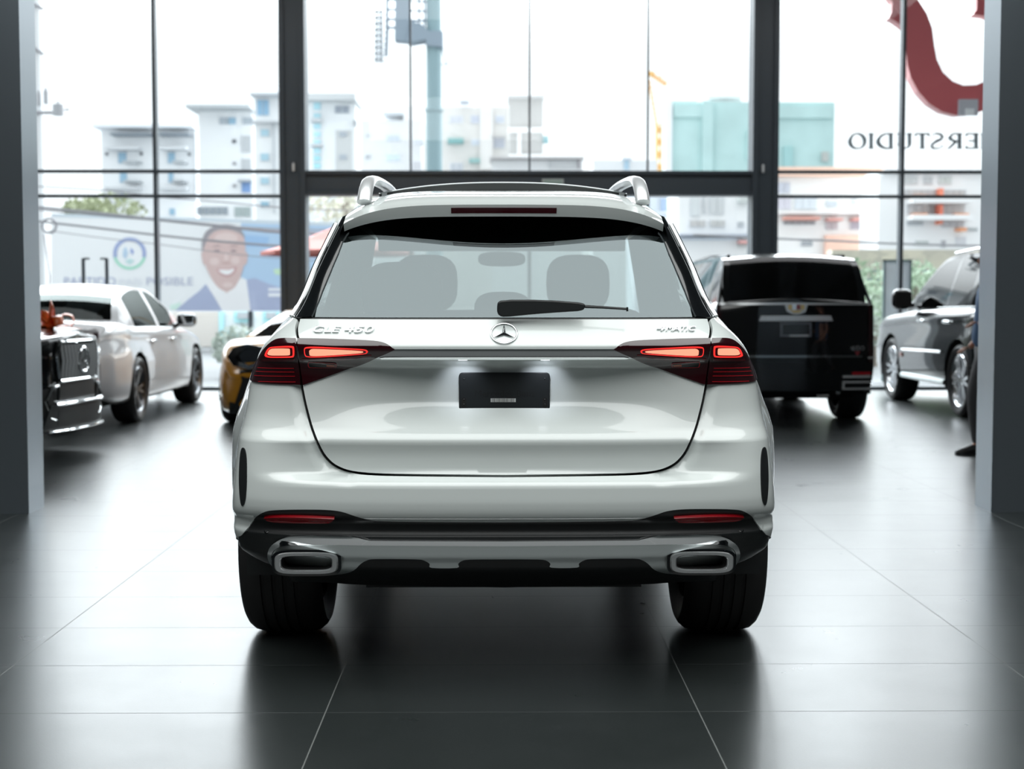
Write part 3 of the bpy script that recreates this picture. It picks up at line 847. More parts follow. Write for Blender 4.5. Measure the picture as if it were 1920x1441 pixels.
# ---- sides, front and cabin of the car
zlev = [.36, .40, .44, .468, .50, .55, .60, .65, .70, .75, .80, .85, .90, .95, 1.0, 1.05, 1.10, 1.15, 1.20, 1.235, 1.262]
_belt = Pchip([(.30, 1.262), (1.5, 1.25), (2.8, 1.17), (3.4, 1.10), (4.2, 1.02), (4.75, .86)])
_side = Pchip([(.30, .90), (.45, .985), (.62, 1.0), (.80, 1.0), (.92, .985), (1.02, .955), (1.12, .905), (1.20, .85), (1.262, .80)])
def side_pt(z0, y, sg):
    w0, w1 = _half(z0), _side(z0)
    fl = .012 * max(0, 1 - ((y - 1.02) / .52) ** 2) ** .5 if abs(y - 1.02) < .52 and .5 < z0 < .95 else 0
    ys = y_mid(w0, z0) + _wrap(z0)
    b = smooth01(ys, ys + .34, y)
    x = w0 + (w1 - w0) * b + fl * b
    x *= 1 - .30 * max(0, (y - 3.7) / 1.05) ** 2
    z = .36 + (z0 - .36) * (_belt(y) - .36) / (1.262 - .36)
    return Vector((sg * x, y, z))
WHEELS = [(1.02, 'rear'), (4.015, 'front')]
for sg in (-1, 1):
    mb = MB(); P = []
    for z0 in zlev:
        ys = y_mid(_half(z0), z0) + _wrap(z0)
        P.append([side_pt(z0, ys + (4.75 - ys) * (i / 150.0), sg) for i in range(151)])
    AR = .43
    vs = [p for r_ in P for p in r_]; c = len(P[0]); fs = []
    for i in range(len(P) - 1):
        for j in range(c - 1):
            q = (i * c + j, i * c + j + 1, (i + 1) * c + j + 1, (i + 1) * c + j)
            ctr = sum((vs[k] for k in q), Vector()) / 4
            if any((ctr.y - wy) ** 2 + (ctr.z - .375) ** 2 < AR ** 2 for wy, _ in WHEELS): continue
            fs.append(q)
    for k, p in enumerate(vs):
        for wy, _ in WHEELS:
            d = math.hypot(p.y - wy, p.z - .375)
            if d < AR: vs[k] = Vector((p.x, wy + (p.y - wy) * AR / d, .375 + (p.z - .375) * AR / d))
    mb.add(vs, fs); mb.build('body_side', M['white_paint'], suv, smooth=True)
    for wy, _ in WHEELS:                                            # wheel arch liners
        mb = MB()
        for a0 in range(12):
            a, b = math.radians(-10 + a0 * 200 / 12), math.radians(-10 + (a0 + 1) * 200 / 12)
            mb.add([(sg * xx, wy + .43 * math.cos(t), .375 + .43 * math.sin(t)) for t in (a, b) for xx in (.55, .955)], [(0, 1, 3, 2)])
        mb.add([(sg * .55, wy - .43, .3), (sg * .55, wy + .43, .3), (sg * .55, wy + .43, .82), (sg * .55, wy - .43, .82)], [(0, 1, 2, 3)])
        mb.build('arch_liner', M['plastic'], suv)
    # side windows
    mb = MB(); rows = []
    for t in [i / 8 for i in range(9)]:
        r_ = []
        for i in range(31):
            yb = .36 + (3.30 - .36) * i / 30; yt = .46 + (2.42 - .46) * i / 30
            zb, zt = _belt(yb), (zc(yt) - .15)
            xb, xt = (_side(1.262) - .07 + .055 * smooth01(.36, 1.3, yb)), .60 + .035 * smooth01(.4, 1.2, yt)
            r_.append(Vector((sg * (xb + (xt - xb) * t), yb + (yt - yb) * t, zb + (zt - zb) * t)))
        rows.append(r_)
    mb.grid(rows); mb.build('side_window', M['dark_glass'], suv, smooth=True)
# bonnet, windscreen and nose
mb = MB()
mb.grid([[Vector((s * abs(side_pt(1.262, y, 1).x), y, side_pt(1.262, y, 1).z + .05 * (1 - s * s))) for s in [-1 + i / 6 for i in range(13)]] for y in [3.2 + 1.55 * k / 10 for k in range(11)]])
mb.build('bonnet', M['white_paint'], suv, smooth=True)
mb = MB()
mb.grid([[Vector((s * abs(side_pt(z0, 4.75, 1).x), 4.75 + .14 * (1 - s * s) * (1 if z0 < 1.2 else .6), side_pt(z0, 4.75, 1).z)) for s in [-1 + i / 6 for i in range(13)]] for z0 in zlev])
mb.build('nose', M['white_paint'], suv, smooth=True)
mb = MB()
mb.grid([[Vector((s * (.76 + (.60 - .76) * t), 3.32 + (2.40 - 3.32) * t + .10 * (1 - s * s) * (1 - t * .5), 1.12 + (1.70 - 1.12) * t)) for s in [-1 + i / 5 for i in range(11)]] for t in [k / 6 for k in range(7)]])
mb.build('windscreen', M['clear_glass'], suv, smooth=True)
mb = MB(); mb.prism([(-.74, 2.75, 1.0), (.74, 2.75, 1.0), (.74, 3.3, 1.10), (-.74, 3.3, 1.10)], (0, 0, -.4)); mb.build('dashboard', M['liner'], suv)
def cushion(mb, c, d, n=3.0):
    P = []
    for i in range(13):
        ph = -PI / 2 + PI * i / 12; row = []
        for j in range(25):
            th = 2 * PI * j / 24
            f = lambda v: math.copysign(abs(v) ** (2 / n), v)
            row.append((c[0] + d[0] / 2 * f(math.cos(ph)) * f(math.cos(th)), c[1] + d[1] / 2 * f(math.cos(ph)) * f(math.sin(th)), c[2] + d[2] / 2 * f(math.sin(ph))))
        P.append(row)
    mb.grid(P)
for xx in (-.37, .37):
    mb = MB(); cushion(mb, (xx, 2.32, .92), (.52, .16, .72)); st = mb.build('front_seat', M['seat'], suv, smooth=True)
    mb = MB(); cushion(mb, (xx, 2.30, 1.40), (.31, .13, .28)); mb.build('headrest', M['seat'], st, smooth=True)
mb = MB(); cushion(mb, (0, 1.30, .94), (1.40, .18, .68), 7); st = mb.build('rear_seat', M['seat'], suv, smooth=True)
for xx, zq, hq in ((-.42, 1.345, .27), (0, 1.27, .17), (.42, 1.22, .14)):
    mb = MB(); cushion(mb, (xx, 1.30, zq), (.24 if xx == 0 else .34, .11, hq)); mb.build('headrest', M['seat'], st, smooth=True)
mb = MB(); mb.prism([(-.72, .32, 1.10), (.72, .32, 1.10), (.72, 1.25, 1.12), (-.72, 1.25, 1.12)], (0, 0, -.3)); mb.build('luggage_cover', M['liner'], suv)
for sg in (-1, 1):  # opaque panels added inside the side windows to hide their bright reflections
    mb = MB(); mb.prism([(sg * .70, .55, 1.15), (sg * .70, 2.1, 1.15), (sg * .615, 2.0, 1.60), (sg * .585, .75, 1.60)], (-sg * .03, 0, 0)); mb.build('side_window_blocker', M['liner'], suv)
mb = MB(); mb.prism([(-.60, 2.30, 1.56), (.60, 2.30, 1.56), (.60, 2.30, 1.68), (-.60, 2.30, 1.68)], (0, .12, 0)); mb.build('sun_visor', M['liner'], suv)
mb = MB(); cushion(mb, (.0, 2.55, 1.525), (.24, .03, .075)); mb.build('rearview_mirror', M['seat'], suv, smooth=True)
# ---- wheels
def wheel(parent, c, r, wd, sg, rim_r, m_rim, spokes=5, name='tyre', twin=True, grooves=True, seg=64):
    c = Vector(c); h = wd / 2
    prof = [(-h * .80, rim_r), (-h * .96, rim_r + (r - rim_r) * .35), (-h, rim_r + (r - rim_r) * .60), (-h * .93, r - .026), (-h * .80, r - .009), (-h * .62, r - .002)]
    if grooves:
        for g in (-.40, -.13, .13, .40):
            prof += [(h * g - .008, r), (h * g - .006, r - .008), (h * g + .006, r - .008), (h * g + .008, r)]
    prof += [(h * .62, r - .002), (h * .80, r - .009), (h * .93, r - .026), (h, rim_r + (r - rim_r) * .60), (h * .96, rim_r + (r - rim_r) * .35), (h * .80, rim_r)]
    mb = MB(); mb.lathe_x(prof, c, seg)
    tyre = mb.build(name, M['rubber'], parent, smooth=True, angle=40)
    mb = MB()
    o = sg
    mb.lathe_x([(-o * h * .80, rim_r), (-o * h * .83, rim_r - .02), (-o * h * .5, rim_r - .04), (o * h * .4, rim_r - .05), (o * h * .80, rim_r - .022), (o * h * .86, rim_r - .008), (o * h * .80, rim_r)], c, seg)
    mb.lathe_x([(o * h * .60, 0.001), (o * h * .60, .05), (o * h * .5, .075), (o * h * .2, .085)], c, 24)
    for k in range(spokes):
        for dv in ((-.10, .10) if twin else (0,)):
            a = 2 * PI * k / spokes
            pa = a + dv * .7; pb = a + dv * 1.9
            wv = .020 if twin else .036
            x1, x0_ = o * h * .62, o * h * .40
            def pt(ang, rad, side, xx):
                return c + Vector((xx, rad * math.cos(ang) - side * math.sin(ang), rad * math.sin(ang) + side * math.cos(ang)))
            f = [pt(pa, .04, -wv, x1), pt(pa, .04, wv, x1), pt(pb, rim_r - .02, wv * .8, o * h * .78), pt(pb, rim_r - .02, -wv * .8, o * h * .78)]
            bk = [q - Vector((o * .035, 0, 0)) for q in f]
            mb.add(f + bk, [(0, 1, 2, 3), (7, 6, 5, 4), (0, 4, 5, 1), (1, 5, 6, 2), (2, 6, 7, 3), (3, 7, 4, 0)])
    rim = mb.build('rim', m_rim, tyre, smooth=True, angle=35)
    mb = MB(); mb.lathe_x([(o * h * .1, .001), (o * h * .1, rim_r * .72), (o * h * .02, rim_r * .72)], c, 32)
    mb.build('brake_disc', M['dark_alloy'], tyre, smooth=True)
    return tyre
for wy, _ in WHEELS:
    for sg in (-1, 1): wheel(suv, (sg * .848, wy, .375), .375, .312, sg, .262, M['alloy'])
# axle and silencer glimpsed below
mb = MB(); mb.tube([(-.7, 1.02, .36), (.7, 1.02, .36)], .035, 10); mb.box((0, .60, .33), (1.0, .28, .10)); mb.build('rear_axle', M['plastic'], suv, smooth=True)
# ------------------------------------------------------------------ the other cars on the floor
def P2(pts): return Pchip(pts)
def car_shell(root, L, w, zb, deck, roof, wr, wheels, R, paint, glass_m, ends, gh=None, rear_in=.10, bulge=(.10, .12), pillars=(), AR=None, lower=None):
    """body loft; +y is forward, rear end at y = 0. returns point functions"""
    D, Rf, E, ZB = P2(deck), P2(roof), P2(ends), P2(zb)
    y0, y1 = roof[0][0], roof[-1][0]
    Hg = max(p[1] for p in roof) - D((y0 + y1) / 2)
    AR = AR or R * 1.14
    zmax_w = max(wl[1] for wl in wheels)
    sec = [(.90, 0), (.965, .05), (.99, .16), (1.0, .30), (1.0, .46), (.992, .60), (.978, .72), (.97, .80), (.972, .86), (.955, .92), (.925, .965), (.875, .995), (.74, 1.012), (.5, 1.03), (.25, 1.038), (0, 1.04)]
    fs_, ts_ = Pchip([(i, p[0]) for i, p in enumerate(sec)]), Pchip([(i, p[1]) for i, p in enumerate(sec)])
    sec = [(fs_(i / 3), ts_(i / 3)) for i in range(3 * 15 + 1)]
    def bpt(y, k, sg):
        f, t = sec[k]
        zb_, zd = ZB(y), D(y)
        yy = y
        if y < .35: yy = y + rear_in * (1 - y / .35) * ((t - .45) ** 2 * 1.2 if t > .45 else (.45 - t) ** 2 * 2.2)
        return Vector((sg * f * w * E(y), yy, zb_ + (zd - zb_) * t))
    n = int(L / .045)
    ys = [L * i / n for i in range(n + 1)]
    mb = MB()
    for sg in (-1, 1):
        vs = [bpt(y, k, sg) for y in ys for k in range(len(sec))]
        c = len(sec); fs = []; gone = set()
        for i in range(n):
            for k in range(c - 1):
                q = (i * c + k, i * c + k + 1, (i + 1) * c + k + 1, (i + 1) * c + k)
                ct = sum((vs[j] for j in q), Vector()) / 4
                if k < 27 and any((ct.y - wy) ** 2 + (ct.z - R) ** 2 < AR ** 2 for wy, _ in wheels): gone.update(q); continue
                if k > 36 and y0 + .25 < ct.y < y1 - .25: continue
                fs.append(q)
        kept = set(j_ for f_ in fs for j_ in f_)
        for j_ in kept & gone:
            p = vs[j_]
            wy = min((w_[0] for w_ in wheels), key=lambda a_: abs(a_ - p.y))
            d = math.hypot(p.y - wy, p.z - R)
            if p.z > R - .12: vs[j_] = Vector((p.x, wy + (p.y - wy) * AR / d, R + (p.z - R) * AR / d))
        mb.add(vs, fs)
    def cap(yend, sgn, bl):
        return [[Vector((s * bpt(yend, k, 1).x, bpt(yend, k, 1).y + sgn * bl * (1 - abs(s) ** 2.6), bpt(yend, k, 1).z)) for s in [-1 + i / 8 for i in range(17)]] for k in range(len(sec))]
    mb.grid(cap(0, -1, bulge[0])); mb.grid(cap(L, 1, bulge[1]))
    body = mb.build('body', paint, root, smooth=True, angle=40)
    # greenhouse
    lv = [0, .22, .5, .78, .93, 1.0]
    def gpt(y, k, sg):
        zd, zr = D(y) - .01, Rf(y)
        f = max(0.0, zr - zd)
        xb = .885 * w * min(E(y), 1)
        def side(t): return xb + (wr - xb) * min(1, t * f / Hg) ** 1.15
        if k < 6: return Vector((sg * side(lv[k]), y, zd + f * lv[k]))
        fr = (.90, .72, .48, .24, 0)[k - 6]
        return Vector((sg * side(1) * fr, y, zd + f + .045 * (1 - fr ** 2) * min(1, f / .2)))
    NK = 11
    m = max(20, int((y1 - y0) / .06))
    gy = [y0 + (y1 - y0) * i / m for i in range(m + 1)]
    pm, gm = MB(), MB()
    side_q, rear_q, front_q, paint_q = [], [], [], []
    ymax_z = max(p[1] for p in roof)
    for sg in (-1, 1):
        vs = [gpt(y, k, sg) for y in gy for k in range(NK)]
        sq, rq, fq, pq = [], [], [], []
        for i in range(m):
            yc = (gy[i] + gy[i + 1]) / 2
            slope = (Rf(gy[i + 1]) - Rf(gy[i])) / (gy[i + 1] - gy[i])
            for k in range(NK - 1):
                q = (i * NK + k, i * NK + k + 1, (i + 1) * NK + k + 1, (i + 1) * NK + k)
                if k < 4:
                    pil = any(a < yc < b for a, b in pillars)
                    top = (gh[0] < yc < gh[1]) if gh else True
                    (sq if (top and not pil) else pq).append(q)
                elif k >= 6:
                    if slope > .33 and Rf(yc) - D(yc) > .03: rq.append(q)
                    elif slope < -.28: fq.append(q)
                    else: pq.append(q)
                else: pq.append(q)
        groups = []
        for f_ in sq:
            i_ = f_[0] // NK
            if not groups or i_ > groups[-1][0] + 1: groups.append([i_, []])
            groups[-1][0] = i_; groups[-1][1].append(f_)
        for _, g_ in groups:
            a = MB(); a.add(vs, g_); a.build('side_window', glass_m, root, smooth=True)
        rear_q.append((vs, rq)); front_q.append((vs, fq)); pm.add(vs, pq)
    for nm, lst, g_ in (('rear_window', rear_q, glass_m), ('windscreen', front_q, M['smoke_glass'])):
        a = MB()
        for vs, q in lst: a.add(vs, q)
        if a.f: a.build(nm, g_, root, smooth=True)
    pm.build('roof', paint, root, smooth=True, angle=50)
    # dark cabin tub, arches, floor
    a = MB(); a.box((0, (y0 + y1) / 2, (D(1) + .35) / 2), (1.5 * w, (y1 - y0) * .8, D(1) - .40)); a.build('cabin', M['liner'], root)
    for wy, _ in wheels:
        for sg in (-1, 1):
            a = MB()
            for t0 in range(12):
                al, be = math.radians(-12 + t0 * 204 / 12), math.radians(-12 + (t0 + 1) * 204 / 12)
                a.add([(sg * xx, wy + AR * math.cos(t), R + AR * math.sin(t)) for t in (al, be) for xx in (w * .62, w * .985)], [(0, 1, 3, 2)])
            a.add([(sg * w * .62, wy - AR, ZB(wy)), (sg * w * .62, wy + AR, ZB(wy)), (sg * w * .62, wy + AR, R + AR), (sg * w * .62, wy - AR, R + AR)], [(0, 1, 2, 3)])
            a.build('arch_liner', M['void'], root)
    a = MB(); a.box((0, L / 2, ZB(L / 2) + .03), (1.5 * w, L * .86, .08)); a.build('under_tray', M['void'], root)
    def end_edge(yend):
        e_ = sorted(((bpt(yend, k, 1).z, bpt(yend, k, 1)) for k in range(len(sec))), key=lambda a_: a_[0])
        def g_(z):
            for (za, a_), (zb_, b_) in zip(e_, e_[1:]):
                if za <= z <= zb_ and zb_ > za: return a_ + (b_ - a_) * ((z - za) / (zb_ - za))
            return e_[0][1] if z < e_[0][0] else e_[-1][1]
        return g_
    eR, eF = end_edge(0), end_edge(L)
    def rear_pt(x, z, off=0.0):
        p = eR(z); s = min(1, abs(x) / max(p.x, .01))
        return Vector((x, p.y - bulge[0] * (1 - s ** 2.6) - off, z))
    def front_pt(x, z, off=0.0):
        p = eF(z); s = min(1, abs(x) / max(p.x, .01))
        return Vector((x, p.y + bulge[1] * (1 - s ** 2.6) + off, z))
    return bpt, gpt, rear_pt, front_pt, body
def face_patch(name, m, root, fn, poly, off, th, parent=None, n=6):
    """small part that follows the end face; poly in (x, z)"""
    h = .045
    pl = resample([Vector(p) for p in poly], h); m_ = len(pl); V0 = list(pl)
    xs = [p.x for p in pl]; ys = [p.y for p in pl]
    y = min(ys) + h * .6
    while y < max(ys) - h * .3:
        x = min(xs) + h * .6
        while x < max(xs) - h * .3:
            v = Vector((x, y))
            if pip(pl, x, y) and min((v - b).length for b in pl) > h * .45: V0.append(v)
            x += h
        y += h
    r = delaunay_2d_cdt(V0, [], [list(range(m_))], 1, 1e-6)
    V, F = r[0], [tuple(f) for f in r[2]]
    s = 1 if fn(0, .6, 1).y < fn(0, .6, 0).y else -1
    P = [fn(v.x, v.y, off) for v in V]; c = len(P)
    es = {(f[i], f[(i + 1) % len(f)]) for f in F for i in range(len(f))}
    Fr = [(a, b, b + c, a + c) for a, b in es if (b, a) not in es]
    mb = MB(); mb.add(P + [p + Vector((0, s * th, 0)) for p in P], F + Fr)
    return mb.build(name, m, parent or root, smooth=True, angle=40)
def rect(x0, z0, x1, z1): return [(x0, z0), (x1, z0), (x1, z1), (x0, z1)]
def mirror_part(root, p, sg, m_shell, m_glass, size=(.24, .14, .17)):
    mb = MB(); cushion(mb, (p[0] + sg * .12, p[1], p[2] + .05), size); mb.tube([(p[0] - sg * .04, p[1], p[2] - .03), (p[0] + sg * .08, p[1], p[2] + .02)], .03, 8)
    o = mb.build('door_mirror', m_shell, root, smooth=True)
    mb = MB(); mb.box((p[0] + sg * .12, p[1] - size[1] * .5, p[2] + .05), (size[0] * .8, .012, size[2] * .75)); mb.build('mirror_glass', m_glass, o, bevel=.01)

# ---- white saloon on the left, seen from its right rear corner
sed = thing('saloon_car', 'white saloon car seen from its right rear corner, on the left of the floor', 'car', (-4.76, 14.35, 0))
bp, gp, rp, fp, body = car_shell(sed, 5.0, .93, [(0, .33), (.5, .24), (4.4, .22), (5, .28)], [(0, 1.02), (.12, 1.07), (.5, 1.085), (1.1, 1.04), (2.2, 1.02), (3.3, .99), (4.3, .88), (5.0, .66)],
    [(.62, 1.07), (1.0, 1.25), (1.5, 1.40), (2.05, 1.455), (2.6, 1.44), (3.1, 1.28), (3.6, 1.0)], .60, [(1.10, 'r'), (4.02, 'f')], .355, M['sedan_paint'], M['sedan_glass'],
    [(0, .86), (.25, .95), (.8, 1.0), (3.6, 1.0), (4.4, .97), (4.85, .86), (5, .78)], gh=(1.28, 3.25), pillars=((2.32, 2.42),), bulge=(.12, .15))
for sg in (-1, 1):
    for wy in (1.10, 4.02): wheel(sed, (sg * .80, wy, .355), .355, .27, sg, .25, M['dark_alloy'], 5)
    face_patch('tail_lamp', M['lens'], sed, rp, [(sg * .50, .90), (sg * .79, .91), (sg * .78, .99), (sg * .50, .985)] [::sg], .012, .03)
    mb = MB()
    mb.tube([bp(y, 33, sg) + Vector((-sg * .012, 0, .012)) for y in [1.3 + 2.1 * i / 12 for i in range(13)]], .012, 6); mb.build('waist_trim', M['chrome'], sed, smooth=True)
    mirror_part(sed, (sg * .86, 3.18, 1.02), sg, M['gloss_black'], M['chrome'])
    for dy in (1.75, 2.75):
        mb = MB(); cushion(mb, (sg * .925, dy, .86), (.035, .24, .03)); mb.build('door_handle', M['chrome'], sed, smooth=True)
face_patch('diffuser', M['plastic'], sed, rp, [(-.78, .30), (.78, .30), (.80, .40), (.40, .50), (-.40, .50), (-.80, .40)], .015, .05)
face_patch('bumper_reflector', M['reflector'], sed, rp, rect(.58, .60, .72, .63), .008, .015)
for sg in (-1, 1):
    mb = MB(); cushion(mb, (sg * .35, 2.35, .95), (.5, .14, .6)); cushion(mb, (sg * .35, 2.33, 1.30), (.26, .1, .18)); mb.build('front_seat', M['seat'], sed, smooth=True)

# ---- tall black SUV on the right, seen from behind
esc = thing('suv', 'tall black SUV seen from behind with a silver tailgate handle, right of the white one', 'car', (3.12, 15.02, 0))
bp, gp, rp, fp, body = car_shell(esc, 5.1, .945, [(0, .36), (.6, .30), (4.5, .26), (5.1, .32)], [(0, 1.29), (.15, 1.30), (3.4, 1.26), (4.1, 1.17), (5.1, 1.0)],
    [(.02, 1.29), (.10, 1.45), (.22, 1.66), (.36, 1.745), (.7, 1.775), (2.8, 1.775), (3.2, 1.62), (3.75, 1.24)], .70, [(.90, 'r'), (3.95, 'f')], .39, M['black_paint'], M['dark_glass'],
    [(0, .885), (.2, .94), (.6, 1.0), (4.2, 1.0), (4.8, .92), (5.1, .84)], gh=(.45, 3.3), pillars=((.95, 1.05), (2.05, 2.15)), bulge=(.06, .12), rear_in=.06)
for sg in (-1, 1):
    for wy in (.90, 3.95): wheel(esc, (sg * .775, wy, .39), .39, .30, sg, .28, M['alloy'], 6)
    face_patch('tail_lamp', M['lens_dark'], esc, rp, [(sg * .775, .66), (sg * .83, .66), (sg * .825, 1.26), (sg * .775, 1.26)][::sg], .02, .05)
    mb = MB(); mb.tube([(sg * .80, .02, 1.26), (sg * .70, .32, 1.70)], .02, 6); mb.build('pillar_seal', M['dark_chrome'], esc, smooth=True)
    z0 = .585
    a = face_patch('reflector', M['reflector'], esc, rp, rect(sg * .60 if sg > 0 else -.80, .53, sg * .80 if sg > 0 else -.60, .56), .03, .03)
    x0, x1 = (.50, .80) if sg > 0 else (-.80, -.50)
    face_patch('bumper_trim', M['bright_trim'], esc, rp, rect(x0, .50, x1, .525), .035, .03)
    face_patch('bumper_trim', M['bright_trim'], esc, rp, rect(x0, .445, x1, .465), .035, .03)
    face_patch('bumper_trim', M['bright_trim'], esc, rp, rect(x0, .375, x1, .392), .035, .03)
    face_patch('bumper_trim', M['bright_trim'], esc, rp, rect(x0, .39, x0 + .02, .45), .035, .03)
    face_patch('lamp_trim', M['bright_trim'], esc, rp, rect(sg * .77 if sg > 0 else -.84, .70, sg * .84 if sg > 0 else -.77, .72), .03, .04)
    mirror_part(esc, (sg * .9, 3.35, 1.28), sg, M['gloss_black'], M['chrome'], (.28, .16, .22))
    mb = MB(); mb.tube([(sg * .62, .5 + 2.6 * i / 10, 1.815 - .03 * abs(i - 5) / 5) for i in range(11)], .02, 6); mb.build('roof_rail', M['gloss_black'], esc, smooth=True)
face_patch('waist_trim', M['bright_trim'], esc, rp, rect(-.80, 1.262, .80, 1.285), .015, .03)
h_ = face_patch('tailgate_handle', M['bright_trim'], esc, rp, [(-.385, 1.095), (.385, 1.095), (.365, 1.15), (-.365, 1.15)], .03, .06)
pf = face_patch('plate_frame', M['dark_alloy'], esc, rp, rect(-.165, .93, .165, 1.08), .012, .03)
face_patch('plate', M['gloss_black'], esc, rp, rect(-.14, .955, .14, 1.06), .016, .02, parent=pf)
face_patch('plate_strip', M['bright_trim'], esc, rp, rect(-.07, .935, .13, .95), .016, .02, parent=pf)
face_patch('bumper_step', M['dark_chrome'], esc, rp, rect(-.78, .715, .70, .735), .03, .04)
# shield badge
bz_ = 1.225
mb = MB(); sh = [(-.125, .055), (-.10, .05), (0, .055), (.10, .05), (.125, .055), (.10, -.03), (.05, -.055), (0, -.062), (-.05, -.055), (-.10, -.03)]
mb.prism([rp(x, bz_ + z, .03) for x, z in sh], (0, .03, 0)); bd = mb.build('badge', M['bright_trim'], esc)
gold = mat('badge_gold', (.55, .40, .18), .3, metal=1.0); red = mat('badge_red', (.25, .04, .05), .3)
for k, (x0, x1) in enumerate(((-.085, -.045), (-.042, -.002), (.002, .042), (.045, .085))):
    mb = MB(); mb.prism([rp(x, bz_ + z, .034) for x, z in ((x0, -.012), (x1, -.012), (x1, .038), (x0, .038))], (0, .006, 0)); mb.build('badge_field', (gold, M['alloy'], red, gold)[k], bd)
mb = MB(); mb.prism([rp(x, bz_ + z, .034) for x, z in ((-.07, -.018), (.07, -.018), (.03, -.045), (-.03, -.045))], (0, .006, 0)); mb.build('badge_field', gold, bd)
for (body_, x, z, ww) in (('600', .655, .81, .14), ('4WD', -.60, .82, .11)):
    if body_ == '4WD': continue
    mb = MB(); put_shape(mb, text_shape(body_, ww, .05, .012), rp(x, z, .012), (1, 0, 0), (0, 0, 1), (0, -1, 0)); mb.build('badge_lettering', M['alloy'], esc)
mb = MB(); mb.prism([rp(.655 + x, .755 + z, .012) for x, z in ((-.03, .02), (.03, .02), (0, -.03))], (0, .012, 0)); mb.build('badge_vee', red, esc)
mb = MB(); mb.tube([(.30, .25, .30), (.42, .22, .31)], .035, 10); mb.build('exhaust_tip', M['chrome'], esc, smooth=True)
mb = MB(); mb.ball((.52, .25, .33), .03, 10, 8); mb.build('tow_eye', M['chrome'], esc, smooth=True)
mb = MB(); mb.box((.3, 1.0, .30), (1.2, .5, .14)); mb.build('rear_axle', M['void'], esc)

# ---- dark SUV further right, its left flank towards us
rsv = thing('suv', 'glossy dark SUV showing its left flank, half behind the right pillar', 'car', (6.16, 15.05, 0))
bp, gp, rp, fp, body = car_shell(rsv, 5.0, 1.0, [(0, .40), (.6, .34), (4.4, .30), (5, .40)], [(0, 1.22), (.2, 1.235), (1.5, 1.22), (3.1, 1.18), (3.6, 1.15), (4.3, 1.10), (5.0, .92)],
    [(.05, 1.22), (.2, 1.5), (.45, 1.76), (.9, 1.83), (1.8, 1.85), (2.3, 1.82), (2.8, 1.60), (3.45, 1.15)], .68, [(1.0, 'r'), (3.75, 'f')], .41, M['black_paint'], M['dark_glass'],
    [(0, .88), (.3, .96), (.7, 1.0), (4.1, 1.0), (4.7, .92), (5, .82)], gh=(.5, 3.3), pillars=((.9, 1.0), (1.72, 1.80)), bulge=(.08, .12))
for sg in (-1, 1):
    for wy in (1.0, 3.75): wheel(rsv, (sg * .845, wy, .41), .41, .29, sg, .30, M['alloy'], 6)
    mirror_part(rsv, (sg * .93, 3.05, 1.27), sg, M['gloss_black'], M['void'], (.26, .16, .26))
    mb = MB(); mb.tube([bp(y, 33, sg) + Vector((-sg * .01, 0, .015)) for y in [.5 + 2.7 * i / 12 for i in range(13)]], .016, 6); mb.build('waist_trim', M['chrome'], rsv, smooth=True)
    mb = MB(); mb.tube([(sg * .97, 1.5, .36), (sg * .99, 2.4, .36), (sg * .97, 3.25, .36)], .035, 8); mb.build('side_step', M['satin'], rsv, smooth=True)
    mb = MB(); mb.tube([bp(y, 12, sg) + Vector((sg * .008, 0, -.02)) for y in [1.55 + 1.6 * i / 8 for i in range(9)]], .016, 6); mb.build('door_moulding', M['chrome'], rsv, smooth=True)
    for dy in (1.45, 2.45):
        mb = MB(); cushion(mb, (sg * .985, dy, 1.06), (.05, .24, .04)); mb.build('door_handle', M['chrome'], rsv, smooth=True)
    mb = MB(); mb.tube([(sg * .64, .6 + 1.6 * i / 8, 1.90 - .03 * abs(i - 4) / 4) for i in range(9)], .02, 6); mb.build('roof_rail', M['alloy'], rsv, smooth=True)
    face_patch('tail_lamp', M['reflector'], rsv, rp, [(sg * .62, .95), (sg * .84, .95), (sg * .83, 1.12), (sg * .62, 1.12)][::sg], .02, .05)
# amber side marker
mb = MB(); mb.box((-1.005, 3.2, .62), (.02, .10, .05)); mb.build('side_marker', M['amber'], rsv)

# ---- black SUV at the left edge, nose turned to the right
TH = math.radians(83)
hd = Vector((math.sin(TH), -math.cos(TH), 0))
nose = Vector((-3.53, 12.1, 0))
Lm = 4.75
og = nose - hd * (Lm + .14)
mby = thing('suv', 'black SUV with a chrome slatted grille, nose pointing right beside the left pillar', 'car', (og.x, og.y, 0), PI + TH)
bp, gp, rp, fp, body = car_shell(mby, Lm, .95, [(0, .36), (.6, .28), (4.3, .24), (Lm, .24)], [(0, 1.15), (.2, 1.17), (3.0, 1.13), (3.5, 1.10), (4.3, 1.06), (4.6, 1.035), (Lm, 1.0)],
    [(.05, 1.15), (.3, 1.55), (.7, 1.66), (2.2, 1.67), (2.7, 1.55), (3.35, 1.08)], .62, [(.85, 'r'), (3.85, 'f')], .36, M['black_paint'], M['dark_glass'],
    [(0, .88), (.3, .96), (.7, 1.0), (3.9, 1.0), (4.5, .93), (Lm, .84)], gh=(.5, 3.2), pillars=((1.9, 2.0),), bulge=(.08, .14), rear_in=.05)
